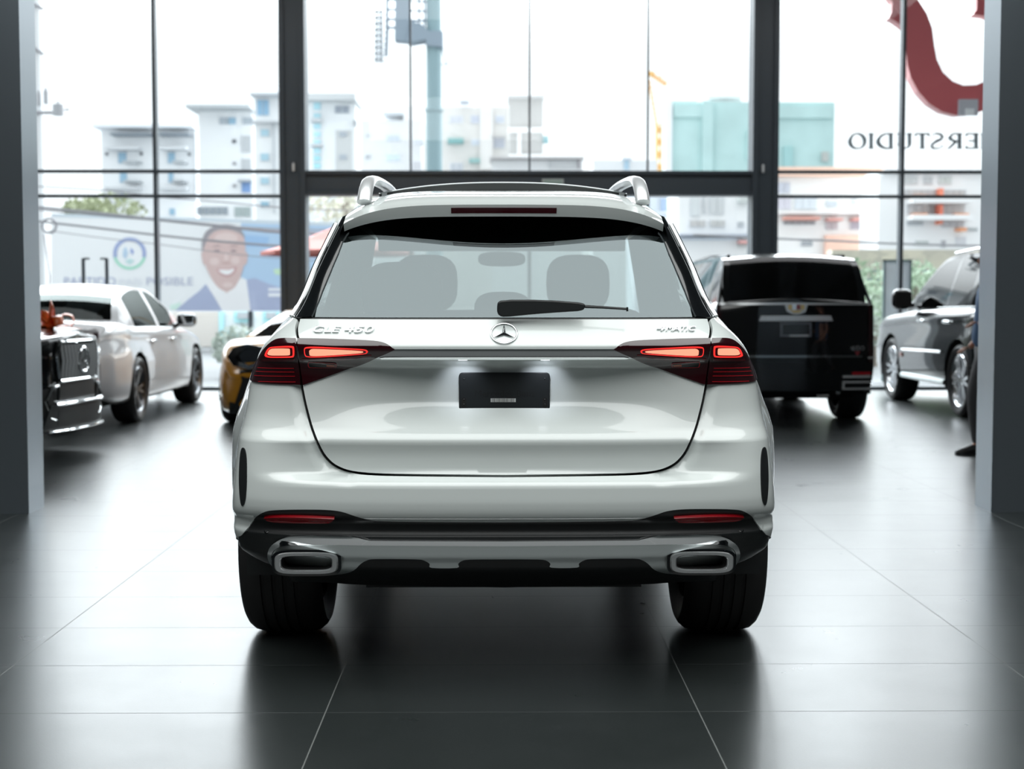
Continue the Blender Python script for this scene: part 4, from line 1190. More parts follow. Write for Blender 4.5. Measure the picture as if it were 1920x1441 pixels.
for sg in (-1, 1):
    for wy in (.85, 3.85): wheel(mby, (sg * .80, wy, .36), .36, .28, sg, .26, M['alloy'], 5)
    hl = face_patch('head_lamp', M['gloss_black'], mby, fp, [(sg * .42, .86), (sg * .80, .90), (sg * .78, .76), (sg * .46, .74)][::sg], .012, .05)
    face_patch('light_guide', M['chrome'], mby, fp, [(sg * .46, .855), (sg * .76, .885), (sg * .76, .865), (sg * .46, .835)][::sg], .02, .02, parent=hl)
    face_patch('air_intake', M['void'], mby, fp, [(sg * .40, .36), (sg * .80, .38), (sg * .78, .58), (sg * .46, .60)][::sg], .01, .03)
    mb = MB(); mb.tube([fp(sg * x, z, .02) for x, z in ((.38, .62), (.46, .61), (.55, .50), (.50, .36), (.40, .33))], .012, 6); mb.build('intake_trim', M['chrome'], mby, smooth=True)
    mirror_part(mby, (sg * .9, 3.0, 1.16), sg, M['gloss_black'], M['chrome'])
gr = face_patch('grille', M['void'], mby, fp, [(-.36, .66), (.36, .66), (.40, .86), (.34, .965), (-.34, .965), (-.40, .86)], .01, .03)
for i in range(13):
    x = -.34 + .68 * i / 12
    mb = MB(); mb.tube([fp(x * .95, .67, .018), fp(x, .82, .045), fp(x * .97, .95, .022)], .0125, 6); mb.build('grille_slat', M['bright_trim'], gr, smooth=True)
mb = MB(); ring = [(-.36, .655), (.36, .655), (.405, .86), (.345, .975), (-.345, .975), (-.405, .86)]
mb.tube([fp(x, z, .025) for x, z in [(a[0] + (b[0] - a[0]) * t / 6, a[1] + (b[1] - a[1]) * t / 6) for a, b in zip(ring, ring[1:] + ring[:1]) for t in range(6)]], .014, 6, closed=True); mb.build('grille_frame', M['chrome'], gr, smooth=True)
mb = MB(); cz0 = .82
mb.tube([fp(.10 * math.cos(2 * PI * i / 28), cz0 + .10 * math.sin(2 * PI * i / 28), .055) for i in range(28)], .013, 6, closed=True)
for k in range(3):
    a = math.radians(90 + 120 * k); mb.tube([fp(0, cz0, .06), fp(.095 * math.cos(a), cz0 + .095 * math.sin(a), .055)], [.016, .005], 6)
mb.build('star_emblem', M['chrome'], gr, smooth=True)
face_patch('centre_intake', M['plastic'], mby, fp, [(-.36, .49), (.36, .49), (.34, .635), (-.34, .635)], .012, .03)
bl = face_patch('bumper_blade', M['plastic'], mby, fp, [(-.62, .24), (.62, .24), (.50, .46), (-.50, .46)], .03, .06)
mb = MB(); mb.tube([fp(-.46 + .92 * i / 10, .47, .045) for i in range(11)], .017, 8); mb.build('blade_top', M['chrome'], bl, smooth=True)
mb = MB(); mb.tube([fp(-.55 + 1.1 * i / 10, .25, .05) for i in range(11)], .010, 8); mb.build('blade_lip', M['chrome'], bl, smooth=True)
face_patch('blade_mesh', M['plastic'], mby, fp, [(-.42, .30), (.42, .30), (.40, .42), (-.40, .42)], .034, .02, parent=bl)

# ---- orange ribbon bow on its bonnet
bw = at(98, 611, 12.42)
bow = thing('ribbon_bow', 'crumpled orange ribbon bow lying on a black bonnet', 'bow', (bw.x - .03, bw.y, 1.063))
orange = mat('orange_ribbon', (.80, .15, .02), .4, coat=.3)
def ribbon(mb, pts, wd, up):
    up = Vector(up); L_ = []
    sm = [Pchip([(i, p[k]) for i, p in enumerate(pts)]) for k in range(3)]
    n = (len(pts) - 1) * 5
    c_ = [Vector((sm[0](i / 5), sm[1](i / 5), sm[2](i / 5))) for i in range(n + 1)]
    mb.grid([[p - up * wd / 2 for p in c_], [p + up * wd / 2 for p in c_]])
for k, (lx, ly, lz) in enumerate(((.16, .03, .10), (-.15, .05, .11), (.10, -.10, .09), (-.10, -.09, .08), (.03, .02, .17), (-.05, .10, .12))):
    mb = MB(); ribbon(mb, [(0, 0, .03), (lx * .8, ly * .8, lz * 1.3), (lx * 1.2, ly * 1.2, lz * 1.15), (lx * 1.3, ly * 1.3, lz * .5), (lx * .6, ly * .6, .02), (0, 0, .03)], .085, Vector((-ly, lx, .03)).normalized())
    lp_ = mb.build('ribbon_loop', orange, bow, smooth=True); sd_ = lp_.modifiers.new('thickness', 'SOLIDIFY'); sd_.thickness = .004
for k, (lx, ly) in enumerate(((.24, -.03), (-.20, -.06))):
    mb = MB(); ribbon(mb, [(0, 0, .03), (lx * .5, ly * .5, .045), (lx, ly, .012), (lx * 1.2, ly * 1.3, .006)], .05, Vector((-ly, lx, 0)).normalized())
    lp_ = mb.build('ribbon_tail', orange, bow, smooth=True); sd_ = lp_.modifiers.new('thickness', 'SOLIDIFY'); sd_.thickness = .003
mb = MB(); mb.ball((0, 0, .035), .035, 12, 8, sc=(1, 1, .9)); mb.build('ribbon_knot', orange, bow, smooth=True)

# ---- yellow sports car, mostly hidden by the white SUV
spo = thing('sports_car', 'low yellow sports car with a black nose intake, mostly hidden behind the white SUV', 'car', (-1.98, 19.05, 0), PI)
bp, gp, rp, fp, body = car_shell(spo, 4.45, .965, [(0, .25), (.5, .16), (4.0, .14), (4.45, .18)], [(0, .82), (.3, .92), (1.2, .95), (2.3, .86), (2.9, .84), (3.6, .90), (4.0, .86), (4.25, .74), (4.45, .58)],
    [(.9, .94), (1.6, 1.12), (2.1, 1.19), (2.5, 1.16), (3.3, .84)], .50, [(.9, 'r'), (3.55, 'f')], .335, M['yellow_paint'], M['dark_glass'],
    [(0, .90), (.4, .98), (.9, 1.0), (2.4, .96), (3.5, 1.0), (4.0, .96), (4.3, .88), (4.45, .78)], gh=(1.4, 3.2), bulge=(.08, .18), rear_in=.05)
for sg in (-1, 1):
    for wy in (.9, 3.55): wheel(spo, (sg * .83, wy, .335), .335, .26, sg, .25, M['dark_alloy'], 5)
    c0 = Vector((sg * .70, 4.30, .70))
    mb = MB(); lp_ = []
    out_ = [(.28, .76), (.40, .84), (.56, .87), (.70, .83), (.76, .74), (.70, .65), (.54, .61), (.38, .65)]
    inn_ = [(.36, .755), (.44, .80), (.56, .82), (.64, .79), (.68, .735), (.64, .68), (.54, .655), (.44, .69)]
    A = [fp(sg * x, z, .0) for x, z in out_]; A2 = [fp(sg * x, z, .03) for x, z in out_]; B_ = [fp(sg * x, z, .02) for x, z in inn_]; C_ = [fp(sg * x, z, -.10) for x, z in inn_]
    loops(mb, [A, A2, B_, C_]); mb.add(C_, [tuple(range(len(C_)))])
    mb.build('nose_intake', M['gloss_black'], spo, smooth=True, angle=50)
    mb = MB(); mb.prism([fp(sg * x, z, .02) for x, z in ((.30, .16), (.75, .16), (.74, .28), (.68, .27), (.60, .50), (.64, .60), (.48, .61), (.30, .55))][::sg], (0, -.05, 0)); mb.build('air_intake', M['plastic'], spo)
mb = MB(); mb.prism([fp(-.70, .16, .03), fp(.70, .16, .03), fp(.70, .20, .03), fp(-.70, .20, .03)], (0, -.25, 0)); mb.build('front_splitter', M['plastic'], spo)

# ------------------------------------------------------------------ person walking behind the right pillar
per_x, per_y = at(1814, 855, 12.2).x, 12.2
per = thing('person', 'person in dark trousers, black shoes and a blue top walking left behind the right pillar', 'person', (per_x, per_y, 0))
skin_m = mat('skin', (.36, .17, .11), .5)
def skinned(name, verts, edges, radii, m, parent, sub=2, root=0):
    me = bpy.data.meshes.new(name); me.from_pydata(verts, edges, []); me.materials.append(m)
    o = bpy.data.objects.new(name, me); COL.objects.link(o); o.parent = parent
    sk = o.modifiers.new('skin', 'SKIN'); sk.use_smooth_shade = True
    for i, r in enumerate(radii):
        sv = me.skin_vertices[0].data[i]; sv.radius = (r, r) if not isinstance(r, tuple) else r
        sv.use_root = (i == root)
    sb = o.modifiers.new('subdivision', 'SUBSURF'); sb.levels = sub; sb.render_levels = sub
    return o
# faces -x; left leg (nearer us) steps forward
X = .16
V_ = [(X, 0, .93), (X, 0, 1.08), (X + .02, 0, 1.28), (X + .05, 0, 1.44), (X + .05, 0, 1.52), (X + .02, 0, 1.60), (X + .01, 0, 1.68), (X + .02, 0, 1.75),
      (X - .02, -.09, .88), (X - .135, -.10, .50), (X - .09, -.10, .11), (X - .17, -.11, .055), (X - .25, -.11, .045),
      (X + .03, .09, .88), (X + .10, .10, .50), (X + .30, .10, .15), (X + .24, .11, .06), (X + .15, .11, .045),
      (X + .05, -.17, 1.41), (X + .08, -.22, 1.14), (X - .12, -.20, 1.12), (X - .16, -.19, 1.13),
      (X + .05, .17, 1.41), (X + .10, .22, 1.14), (X - .06, .21, .93), (X - .10, .20, .90)]
E_ = [(0, 1), (1, 2), (2, 3), (3, 4), (4, 5), (5, 6), (6, 7), (0, 8), (8, 9), (9, 10), (10, 11), (11, 12), (0, 13), (13, 14), (14, 15), (15, 16), (16, 17), (3, 18), (18, 19), (19, 20), (20, 21), (3, 22), (22, 23), (23, 24), (24, 25)]
R_l = [(.11, .15), (.10, .14), (.12, .16), (.08, .12), .055, .075, .10, .075, .085,   .062, .036, .026, .018, .085, .062, .036, .026, .018, .055, .044, .03, .028, .055, .044, .03, .028]
bodyp = skinned('body', V_, E_, R_l, skin_m, per)
trou = mat('dark_trousers', (.035, .035, .038), .8); blue = mat('blue_top', (.05, .11, .22), .8); black_sh = mat('black_shoe', (.008, .008, .009), .5)
legs = skinned('trousers', [(X, 0, .99), (X, 0, .91), (X - .04, -.095, .84), (X - .135, -.10, .52), (X - .11, -.10, .28), (X - .085, -.10, .075), (X + .03, .095, .84), (X + .10, .10, .50), (X + .20, .10, .33), (X + .29, .10, .17)],
               [(0, 1), (1, 2), (2, 3), (3, 4), (4, 5), (1, 6), (6, 7), (7, 8), (8, 9)], [(.13, .175), (.13, .17), .112, .086, .078, .068, .112, .086, .078, .068], trou, per, root=1)
top = skinned('top', [(X, 0, .86), (X + .03, 0, 1.08), (X + .05, 0, 1.28), (X + .06, 0, 1.43), (X + .05, 0, 1.49), (X + .05, -.17, 1.41), (X + .065, -.20, 1.26), (X + .05, .17, 1.41), (X + .075, .20, 1.26)],
              [(0, 1), (1, 2), (2, 3), (3, 4), (3, 5), (5, 6), (3, 7), (7, 8)], [(.15, .19), (.125, .165), (.14, .18), (.10, .14), .065, .075, .062, .075, .062], blue, per)
for (ax, ay, az, tx, tz) in ((X - .085, -.10, .085, -1, 0), (X + .29, .10, .13, -1, -.35)):
    P = []
    prof_ = [(.075, .02, .030), (.06, .045, .055), (0, .050, .062), (-.07, .046, .050), (-.14, .050, .036), (-.18, .044, .028), (-.21, .02, .018)]
    mb = MB(); rows = []
    for (dx, hw, hh) in prof_:
        rows.append([Vector((ax + dx, ay + hw * math.cos(a), hh + max(0, az - .085) * (1 if dx > -.1 else .4) + hh * .95 * math.sin(a) * (1 if math.sin(a) > 0 else .95))) for a in [2 * PI * j / 16 for j in range(17)]])
    mb.grid(rows); sh_ = mb.build('shoe', black_sh, per, smooth=True)
    mb = MB(); mb.prism([(ax + dx, ay + sgn * (hw + .003), .0 + max(0, az - .085) * (1 if dx > -.1 else .4)) for sgn, lst in ((1, prof_), (-1, prof_[::-1])) for (dx, hw, hh) in lst], (0, 0, .022)); mb.build('sole', M['plastic'], sh_)
for (hx, hy, hz) in ((X - .16, -.19, 1.13), (X - .10, .20, .90)):
    for k in range(4):
        b0 = Vector((hx - .035, hy + .022 - k * .015, hz - .012)); ln_ = (.075, .085, .08, .062)[k]
        skinned('finger', [tuple(b0), tuple(b0 + Vector((-ln_ * .5, 0, -.012))), tuple(b0 + Vector((-ln_ * .75, 0, -.035)))], [(0, 1), (1, 2)], [.009, .0085, .007], skin_m, bodyp, 1)
    skinned('thumb', [(hx, hy + .03, hz), (hx - .03, hy + .05, hz - .005), (hx - .055, hy + .05, hz - .02)], [(0, 1), (1, 2)], [.011, .01, .008], skin_m, bodyp, 1)
hm = mat('dark_hair', (.012, .009, .008), .6)
mb = MB(); mb.ball((X + 0.025, 0, 1.72), .112, 16, 10, sc=(1.02, .88, .80)); mb.build('hair', hm, bodyp, smooth=True)
mb = MB(); mb.ball((X - 0.090, 0, 1.645), .018, 8, 6, sc=(1, .8, 1.3)); mb.build('nose', skin_m, bodyp, smooth=True)
for sg in (-1, 1):
    mb = MB(); mb.ball((X - 0.072, sg * .033, 1.675), .012, 8, 6); mb.build('eye', M['void'], bodyp, smooth=True)
    mb = MB(); mb.ball((X + 0.025, sg * .098, 1.655), .028, 8, 6, sc=(.8, .35, 1.2)); mb.build('ear', skin_m, bodyp, smooth=True)
mb = MB(); mb.box((X - 0.078, 0, 1.605), (.012, .045, .010)); mb.build('mouth', mat('lips', (.22, .07, .06), .5), bodyp)
# ------------------------------------------------------------------ the street outside
_mc = {}
def wallm(c, name='render'):
    k = (name,) + tuple(round(x, 3) for x in c)
    if k not in _mc: _mc[k] = mat(name, c, .85, noise=.05, nscale=.6)
    return _mc[k]
WHITE, CREAM, PALE = (.84, .855, .87), (.84, .82, .80), (.80, .83, .87)
BLUEG, GREYG, TEAL = (.30, .48, .62), (.42, .47, .52), (.16, .42, .42)
struct('ground', MB().box2((-120, YF + .4, -.15), (120, 260, -.02)), mat('paving', (.13, .135, .14), .9, noise=.12, nscale=.5))
def block(mb, x0, y0, x1, y1, Y, d, front=0.0, to_ground=False):
    a, b = at(x0, y0, Y), at(x1, y1, Y)
    z0 = 0.0 if to_ground else b.z
    mb.box2((a.x, Y - front, z0), (b.x, Y + d, a.z))
    return mb
def building(name, label, Y, col, walls, slabs=(), wins=(), extra=(), d=3.0, cat='building'):
    mb = MB()
    xs = []
    for k, (x0, y0, x1, y1) in enumerate(walls):
        block(mb, x0, y0, x1, y1, Y + .25 * k, d, to_ground=True); xs += [x0, x1]
    c = at((min(xs) + max(xs)) / 2, 560, Y)
    b = thing(name, label, cat, (c.x, Y, 0), group='buildings across the street')
    for k, (x0, y0, x1, y1) in enumerate(walls):
        m = MB(); block(m, x0, y0, x1, y1, Y + .25 * k, d, to_ground=True); m.build('wall', wallm(col if k == 0 else tuple(min(.9, q * 1.02) for q in col)), b, world=True)
    for s in slabs:
        m = MB(); block(m, *s[:4], Y, d * .9, front=s[4] if len(s) > 4 else .8); m.build('roof_slab', wallm(s[5] if len(s) > 5 else PALE), b, world=True)
    for wv in wins:
        x0, y0, x1, y1, wc = wv
        m = MB(); block(m, x0 - 1, y0 - 1, x1 + 1, y1 + 1, Y, .3, front=.06); f = m.build('window', wallm((.74, .76, .78), 'window_frame'), b, world=True)
        m = MB(); n = max(1, int((x1 - x0) / 11))
        for i in range(n):
            block(m, x0 + (x1 - x0) * i / n + .6, y0, x0 + (x1 - x0) * (i + 1) / n - .6, y1, Y, .2, front=.10)
        m.build('pane', glossy(wc), f, world=True)
    for (nm, x0, y0, x1, y1, ec, fr) in extra:
        m = MB(); block(m, x0, y0, x1, y1, Y, .3, front=fr); m.build(nm, wallm(ec, nm), b, world=True)
    return b
def glossy(c):
    k = ('g',) + c
    if k not in _mc: _mc[k] = mat('tinted_pane', c, .25)
    return _mc[k]
building('apartment_building', 'low white apartment block with stacked balconies, leftmost of the far buildings', 78, WHITE, [(190, 241, 368, 420)],
    [(183, 236, 369, 243, 1.0), (210, 230, 262, 237, -1)],
    [(222, 286, 238, 306, BLUEG), (315, 286, 329, 306, BLUEG), (225, 324, 239, 342, BLUEG), (316, 324, 326, 342, BLUEG), (226, 364, 240, 378, BLUEG), (318, 391, 329, 403, BLUEG)],
    [('balcony', 205, 278, 268, 283, (.62, .64, .66), 1.0), ('balcony', 304, 278, 356, 283, (.62, .64, .66), 1.0), ('canopy', 215, 253, 288, 256.5, (.25, .29, .33), 1.0), ('canopy', 303, 253, 360, 256.5, (.25, .29, .33), 1.0),
     ('balcony', 238, 304, 268, 308, (.45, .48, .5), 1.0), ('balcony', 330, 304, 353, 308, (.45, .48, .5), 1.0), ('balcony', 240, 340, 268, 344, (.45, .48, .5), 1.0), ('balcony', 330, 340, 353, 344, (.38, .4, .42), 1.0),
     ('balcony', 205, 353, 268, 357, (.62, .64, .66), 1.0), ('balcony', 304, 353, 356, 357, (.62, .64, .66), 1.0),
     ('vent', 198, 286, 203, 291, (.12, .13, .15), .1), ('vent', 263, 286, 268, 291, (.12, .13, .15), .1), ('vent', 353, 287, 358, 292, (.12, .13, .15), .1), ('downpipe', 366, 250, 368, 365, (.45, .47, .5), .2)])
building('apartment_building', 'tall white apartment block with a wide flat eave and blue windows', 70, WHITE, [(372, 208, 475, 420)],
    [(360, 203, 478, 209, 1.5, (.55, .58, .60)), (385, 198, 475, 203, -1)],
    [(412, 221, 428, 233, GREYG), (429, 221, 443, 233, BLUEG), (455, 221, 475, 233, GREYG), (453, 255, 471, 285, (.50, .52, .54)), (453, 298, 471, 318, (.50, .52, .54)), (453, 342, 471, 361, (.20, .34, .62)),
     (370, 388, 428, 402, (.30, .34, .38)), (440, 388, 471, 406, (.36, .42, .42)), (489, 378, 505, 388, BLUEG)],
    [('vent', 436, 262, 443, 268, (.12, .13, .15), .1), ('vent', 437, 304, 443, 309, (.3, .3, .32), .1), ('vent', 437, 346, 443, 351, (.3, .3, .32), .1), ('canopy', 449, 338, 474, 342, (.4, .43, .46), .5)])
building('stair_tower', 'square white stair tower with blue windows rising beside the wide eave', 65, (.86, .875, .885), [(477, 176, 532, 420)],
    [(474, 178, 534, 183, .8, (.62, .65, .68)), (478, 157, 532, 176, -.5, (.84, .86, .88)), (476, 228, 532, 232, .4, (.6, .62, .64))],
    [(482, 188, 505, 216, (.30, .50, .68)), (489, 243, 505, 255, (.42, .62, .72)), (489, 288, 505, 301, (.42, .62, .72)), (489, 333, 505, 345, (.42, .62, .72)), (489, 378, 505, 388, (.3, .5, .62))], [('downpipe', 513, 232, 515, 400, (.5, .53, .56), .2)], cat='tower')
building('apartment_building', 'white corner block with a column of pale blue windows beside the left post', 74.5, (.85, .865, .875), [(536, 192, 668, 420)],
    [(540, 181, 671, 193, 1.2, (.60, .62, .63))],
    [(588, 190, 602, 206, (.45, .72, .80)), (588, 213, 602, 224, (.45, .72, .80)), (588, 232, 602, 242, (.45, .72, .80)), (588, 247, 602, 257, (.45, .72, .80)), (588, 262, 602, 273, (.45, .72, .80)), (588, 278, 602, 288, (.45, .72, .80)), (588, 292, 602, 302, (.35, .66, .72)), (588, 306, 602, 316, (.35, .66, .72)),
     (628, 199, 655, 212, (.34, .38, .44))],
    [('recess', 629, 244, 660, 330, (.62, .63, .63), .05), ('balcony', 584, 223, 605, 230, (.6, .62, .64), .5), ('balcony', 584, 271, 605, 276, (.6, .62, .64), .5), ('vent', 637, 248, 650, 256, (.45, .49, .54), .15), ('vent', 637, 290, 650, 299, (.45, .49, .54), .15), ('wall_lamp', 664, 226, 669, 236, (.4, .42, .44), .3)])
building('apartment_building', 'low pale block left of the floodlight mast', 84, (.66, .665, .675), [(668, 226, 790, 420)], [(719, 212, 757, 217, .5, (.52, .56, .6)), (756, 198, 792, 226, -.2, (.84, .84, .845))],
    [(724, 254, 750, 264, (.48, .54, .62)), (724, 290, 750, 301, (.55, .64, .70)), (776, 261, 795, 271, (.6, .62, .66)), (773, 303, 790, 318, (.55, .55, .58))], [('vent', 687, 252, 694, 257, (.5, .52, .54), .1), ('vent', 686, 291, 694, 297, (.4, .42, .45), .1)])
building('apartment_building', 'beige apartment block with a green awning right of the floodlight mast', 90, (.66, .645, .625), [(775, 200, 958, 420)], [(828, 186, 888, 200, -1, (.84, .86, .9)), (828, 163, 888, 187, -2, (.85, .865, .9)), (900, 199, 924, 318, .3, (.74, .725, .71))],
    [(842, 218, 868, 230, (.56, .58, .64)), (883, 217, 899, 231, (.48, .51, .60)), (884, 262, 899, 272, (.58, .63, .70)), (929, 218, 945, 230, (.50, .54, .62)), (925, 260, 946, 277, (.44, .46, .52)), (844, 306, 868, 322, (.5, .52, .56)), (925, 303, 943, 318, (.58, .58, .6))],
    [('awning', 840, 260, 869, 270, (.22, .42, .42), .5), ('awning', 880, 298, 900, 306, (.30, .48, .47), .5), ('vent', 863, 191, 880, 196, (.45, .49, .55), .8), ('ledge', 921, 256, 948, 259, (.45, .45, .46), .3)])
building('tower_block', 'plain grey windowless tower on the beige block roofline', 80, (.50, .495, .485), [(954, 184, 1018, 420)], [(952, 181, 1020, 185, .5, (.66, .66, .66)), (954, 240, 1019, 249, .3, (.86, .86, .86)), (970, 250, 977, 290, .3, (.84, .84, .84)), (954, 290, 1019, 296, .3, (.86, .86, .86))], [], [('canopy', 1018, 256, 1028, 268, (.25, .42, .45), .3)], cat='tower')
building('low_building', 'low white flat roofed building with a mesh roof fence', 74, (.76, .765, .77), [(922, 300, 1092, 420)], [(918, 295, 1094, 299, .6, (.62, .60, .60))], [], [('roof_fence', 1030, 300, 1088, 316, (.60, .61, .62), .1), ('downpipe', 1083, 300, 1087, 316, (.38, .36, .38), .2)])
building('low_building', 'distant pale building with one blue window in the middle bay', 92, (.74, .755, .77), [(1112, 300, 1232, 420)], [(1165, 295, 1184, 300, .3, (.7, .73, .78))], [(1169, 300, 1180, 318, (.40, .56, .68))], [])
net = building('netted_building', 'building wrapped in pale teal scaffold netting', 112, (.50, .68, .67), [(1250, 191, 1562, 440)], [(1335, 172, 1398, 178, -2, (.62, .6, .6)), (1340, 178, 1402, 192, -3, (.72, .70, .70)), (1455, 185, 1528, 201, -3, (.84, .85, .85)), (1248, 185, 1310, 195, -1, (.62, .63, .63))], [],
    [('net_fold', 1316, 190, 1335, 330, (.36, .57, .58), .4), ('net_fold', 1262, 196, 1316, 220, (.44, .72, .69), .3), ('net_fold', 1450, 200, 1560, 222, (.44, .70, .69), .3), ('scaffold_edge', 1246, 192, 1258, 330, (.84, .84, .86), .6), ('net_hole', 1468, 275, 1485, 315, (.36, .58, .58), .3), ('net_fold', 1400, 245, 1440, 300, (.50, .75, .75), .3), ('net_hole', 1540, 285, 1552, 303, (.48, .50, .48), .3)])
building('apartment_building', 'cream apartment building with red awnings and a salmon band', 63, (.86, .85, .835), [(1455, 332, 1652, 500)], [(1440, 314, 1654, 332, .4, (.84, .58, .46))],
    [(1458, 342, 1480, 362, (.55, .57, .64)), (1458, 372, 1482, 392, (.6, .58, .64)), (1490, 372, 1530, 392, (.66, .70, .74)), (1549, 377, 1569, 387, (.58, .62, .66)), (1597, 374, 1606, 383, (.6, .63, .66)), (1621, 374, 1634, 398, (.34, .34, .38)), (1643, 374, 1650, 383, (.6, .63, .64)),
     (1468, 414, 1528, 421, (.34, .33, .34)), (1548, 415, 1570, 430, (.50, .44, .46)), (1594, 415, 1634, 430, (.42, .40, .46)), (1502, 452, 1523, 461, (.36, .38, .40))],
    [('awning', 1466, 408, 1531, 413, (.70, .34, .28), .8), ('awning', 1546, 410, 1573, 415, (.70, .36, .32), .8), ('awning', 1592, 410, 1636, 415, (.70, .34, .30), .8), ('painted_wall', 1545, 441, 1662, 492, (.84, .55, .44), .3), ('ledge', 1455, 398, 1640, 402, (.84, .83, .82), .5)])
building('apartment_building', 'white apartment block with orange balcony panels', 58, (.86, .865, .865), [(1648, 326, 1870, 500)], [(1655, 318, 1870, 327, .3, (.80, .82, .84))],
    [(1691, 332, 1720, 345, (.55, .57, .57)), (1731, 332, 1747, 345, (.48, .50, .51)), (1759, 332, 1783, 345, (.55, .58, .56)), (1700, 384, 1730, 401, (.56, .58, .60)), (1740, 384, 1752, 401, (.42, .43, .44)), (1762, 384, 1808, 401, (.62, .63, .64)), (1700, 415, 1730, 422, (.48, .5, .52)), (1765, 415, 1806, 426, (.52, .52, .54)), (1715, 452, 1740, 459, (.48, .52, .5)), (1764, 451, 1772, 463, (.40, .40, .42)), (1792, 444, 1810, 460, (.62, .63, .66)), (1814, 427, 1832, 432, (.42, .45, .45)), (1690, 356, 1810, 372, (.52, .54, .55))],
    [('balcony', 1698, 375, 1811, 383, (.87, .87, .87), 1.0), ('balcony', 1698, 405, 1811, 414, (.87, .87, .87), 1.0), ('orange_panel', 1706, 367, 1732, 376, (.86, .36, .18), .6), ('orange_panel', 1782, 369, 1808, 376, (.86, .42, .24), .6), ('orange_panel', 1706, 401, 1732, 405.5, (.86, .42, .24), .6), ('orange_panel', 1782, 401, 1808, 405.5, (.86, .42, .24), .6), ('orange_panel', 1790, 428, 1804, 434, (.86, .40, .22), .6),
     ('orange_fin', 1754, 355, 1759, 373, (.84, .28, .18), .7), ('orange_fin', 1753, 385, 1758, 404, (.84, .24, .16), .7), ('orange_fin', 1753, 415, 1758, 421, (.84, .28, .18), .7)])
building('house', 'white house with large windows seen right of the white SUV roof', 46, (.86, .865, .87), [(1272, 358, 1425, 560)], [(1270, 440, 1425, 443.5, .5, (.42, .46, .54)), (1272, 446, 1380, 450, .2, (.66, .72, .80))],
    [(1295, 371, 1311, 405, (.66, .69, .70)), (1318, 371, 1322, 401, (.52, .54, .55)), (1330, 371, 1357, 401, (.60, .62, .63)), (1293, 413.5, 1322, 425, (.54, .53, .52)), (1331, 413.5, 1359, 425, (.54, .54, .53)), (1383, 416, 1394, 425, (.48, .50, .52))],
    [('awning', 1382, 452, 1400, 457, (.78, .42, .40), .5), ('awning_shade', 1383, 457.5, 1399, 463, (.56, .58, .58), .2), ('awning', 1382, 371, 1402, 381, (.60, .63, .62), .4)])
building('house', 'pale blue grey house with two blue windows right of the white SUV roof', 49.5, (.70, .75, .81), [(1190, 358, 1277, 560)], [], [(1237, 372, 1252, 396, (.36, .46, .62)), (1260, 372, 1275, 396, (.28, .38, .54))], [('sill', 1232, 397, 1278, 401, (.82, .84, .87), .3)])
_net = mat('scaffold_net', (.48, .66, .65), .85, noise=.25, nscale=.28)
for c_ in net.children:
    if c_.name.startswith(('wall', 'net_fold')): c_.data.materials[0] = _net
# house behind the hoarding, turquoise window frames
hs = building('house', 'pale wall with turquoise window frames below the hoarding', 40.5, (.72, .73, .73), [(300, 440, 545, 600)], [], [],
    [('stone_panel', 325, 584, 412, 660, (.58, .54, .50), .1), ('turquoise_trim', 412, 584, 422, 660, (.42, .70, .74), .15), ('turquoise_trim', 440, 584, 475, 604, (.38, .68, .70), .12), ('turquoise_trim', 494, 584, 525, 604, (.38, .68, .70), .12), ('window', 447, 585, 468, 597, (.42, .44, .46), .2), ('window', 501, 585, 519, 597, (.42, .44, .46), .2), ('turquoise_trim', 422, 622, 545, 630, (.40, .68, .74), .12)])

# ---- hoarding with the party poster
YH = 38.0
hb = at(370, 582, YH)
hoard = thing('billboard', 'wide poster hoarding with a smiling man, a round emblem and blue lettering', 'billboard', (hb.x, YH, hb.z))
def poly_px(name, m, pts, lift, parent, th=.01):
    mb = MB(); mb.prism([at(x, y, YH - lift) for x, y in pts], (0, th, 0))
    return mb.build(name, m, parent, world=True)
def ell(cx_, cy_, rx, ry, a0=0, a1=360, n=36): return [(cx_ + rx * math.cos(math.radians(a0 + (a1 - a0) * i / n)), cy_ + ry * math.sin(math.radians(a0 + (a1 - a0) * i / n))) for i in range(n + (0 if a1 - a0 == 360 else 1))]
board = poly_px('board', wallm((.86, .875, .885), 'poster_white'), [(96, 404), (650, 422), (650, 583), (96, 583)], 0, hoard, .12)
poly_px('board_top', wallm((.62, .70, .76), 'board_edge'), [(96, 400), (650, 418), (650, 422), (96, 406)], .01, hoard)
poly_px('blue_field', wallm((.46, .62, .80), 'poster_blue'), [(452, 418), (650, 424), (650, 583), (452, 583)], .012, board)
poly_px('blue_field', wallm((.36, .54, .78), 'poster_deep_blue'), [(455, 440), (505, 444), (500, 462), (456, 462)], .016, board)
jk = wallm((.42, .47, .64), 'jacket_print'); sk_ = wallm((.66, .50, .48), 'face_print'); sk2 = wallm((.74, .60, .575), 'face_light_print')
poly_px('jacket', jk, [(328, 583), (352, 562), (374, 545), (388, 530), (430, 575), (462, 524), (478, 521), (504, 532), (530, 540), (534, 583)], .018, board)
poly_px('shirt', wallm((.88, .88, .89), 'shirt_print'), [(386, 532), (397, 519), (425, 550), (452, 520), (462, 524), (470, 583), (417, 583), (404, 560)], .022, board)
def cl(pts, k=4): return crom(pts + [pts[0]], k)[:-1]
poly_px('neck', sk2, cl([(400, 520), (446, 520), (452, 538), (430, 556), (406, 542)]), .020, board)
for pts in ([(377, 474), (383, 474), (386, 494), (381, 494)], [(458, 474), (464, 474), (463, 492), (457, 496)]): poly_px('ear', sk_, cl(pts), .024, board)
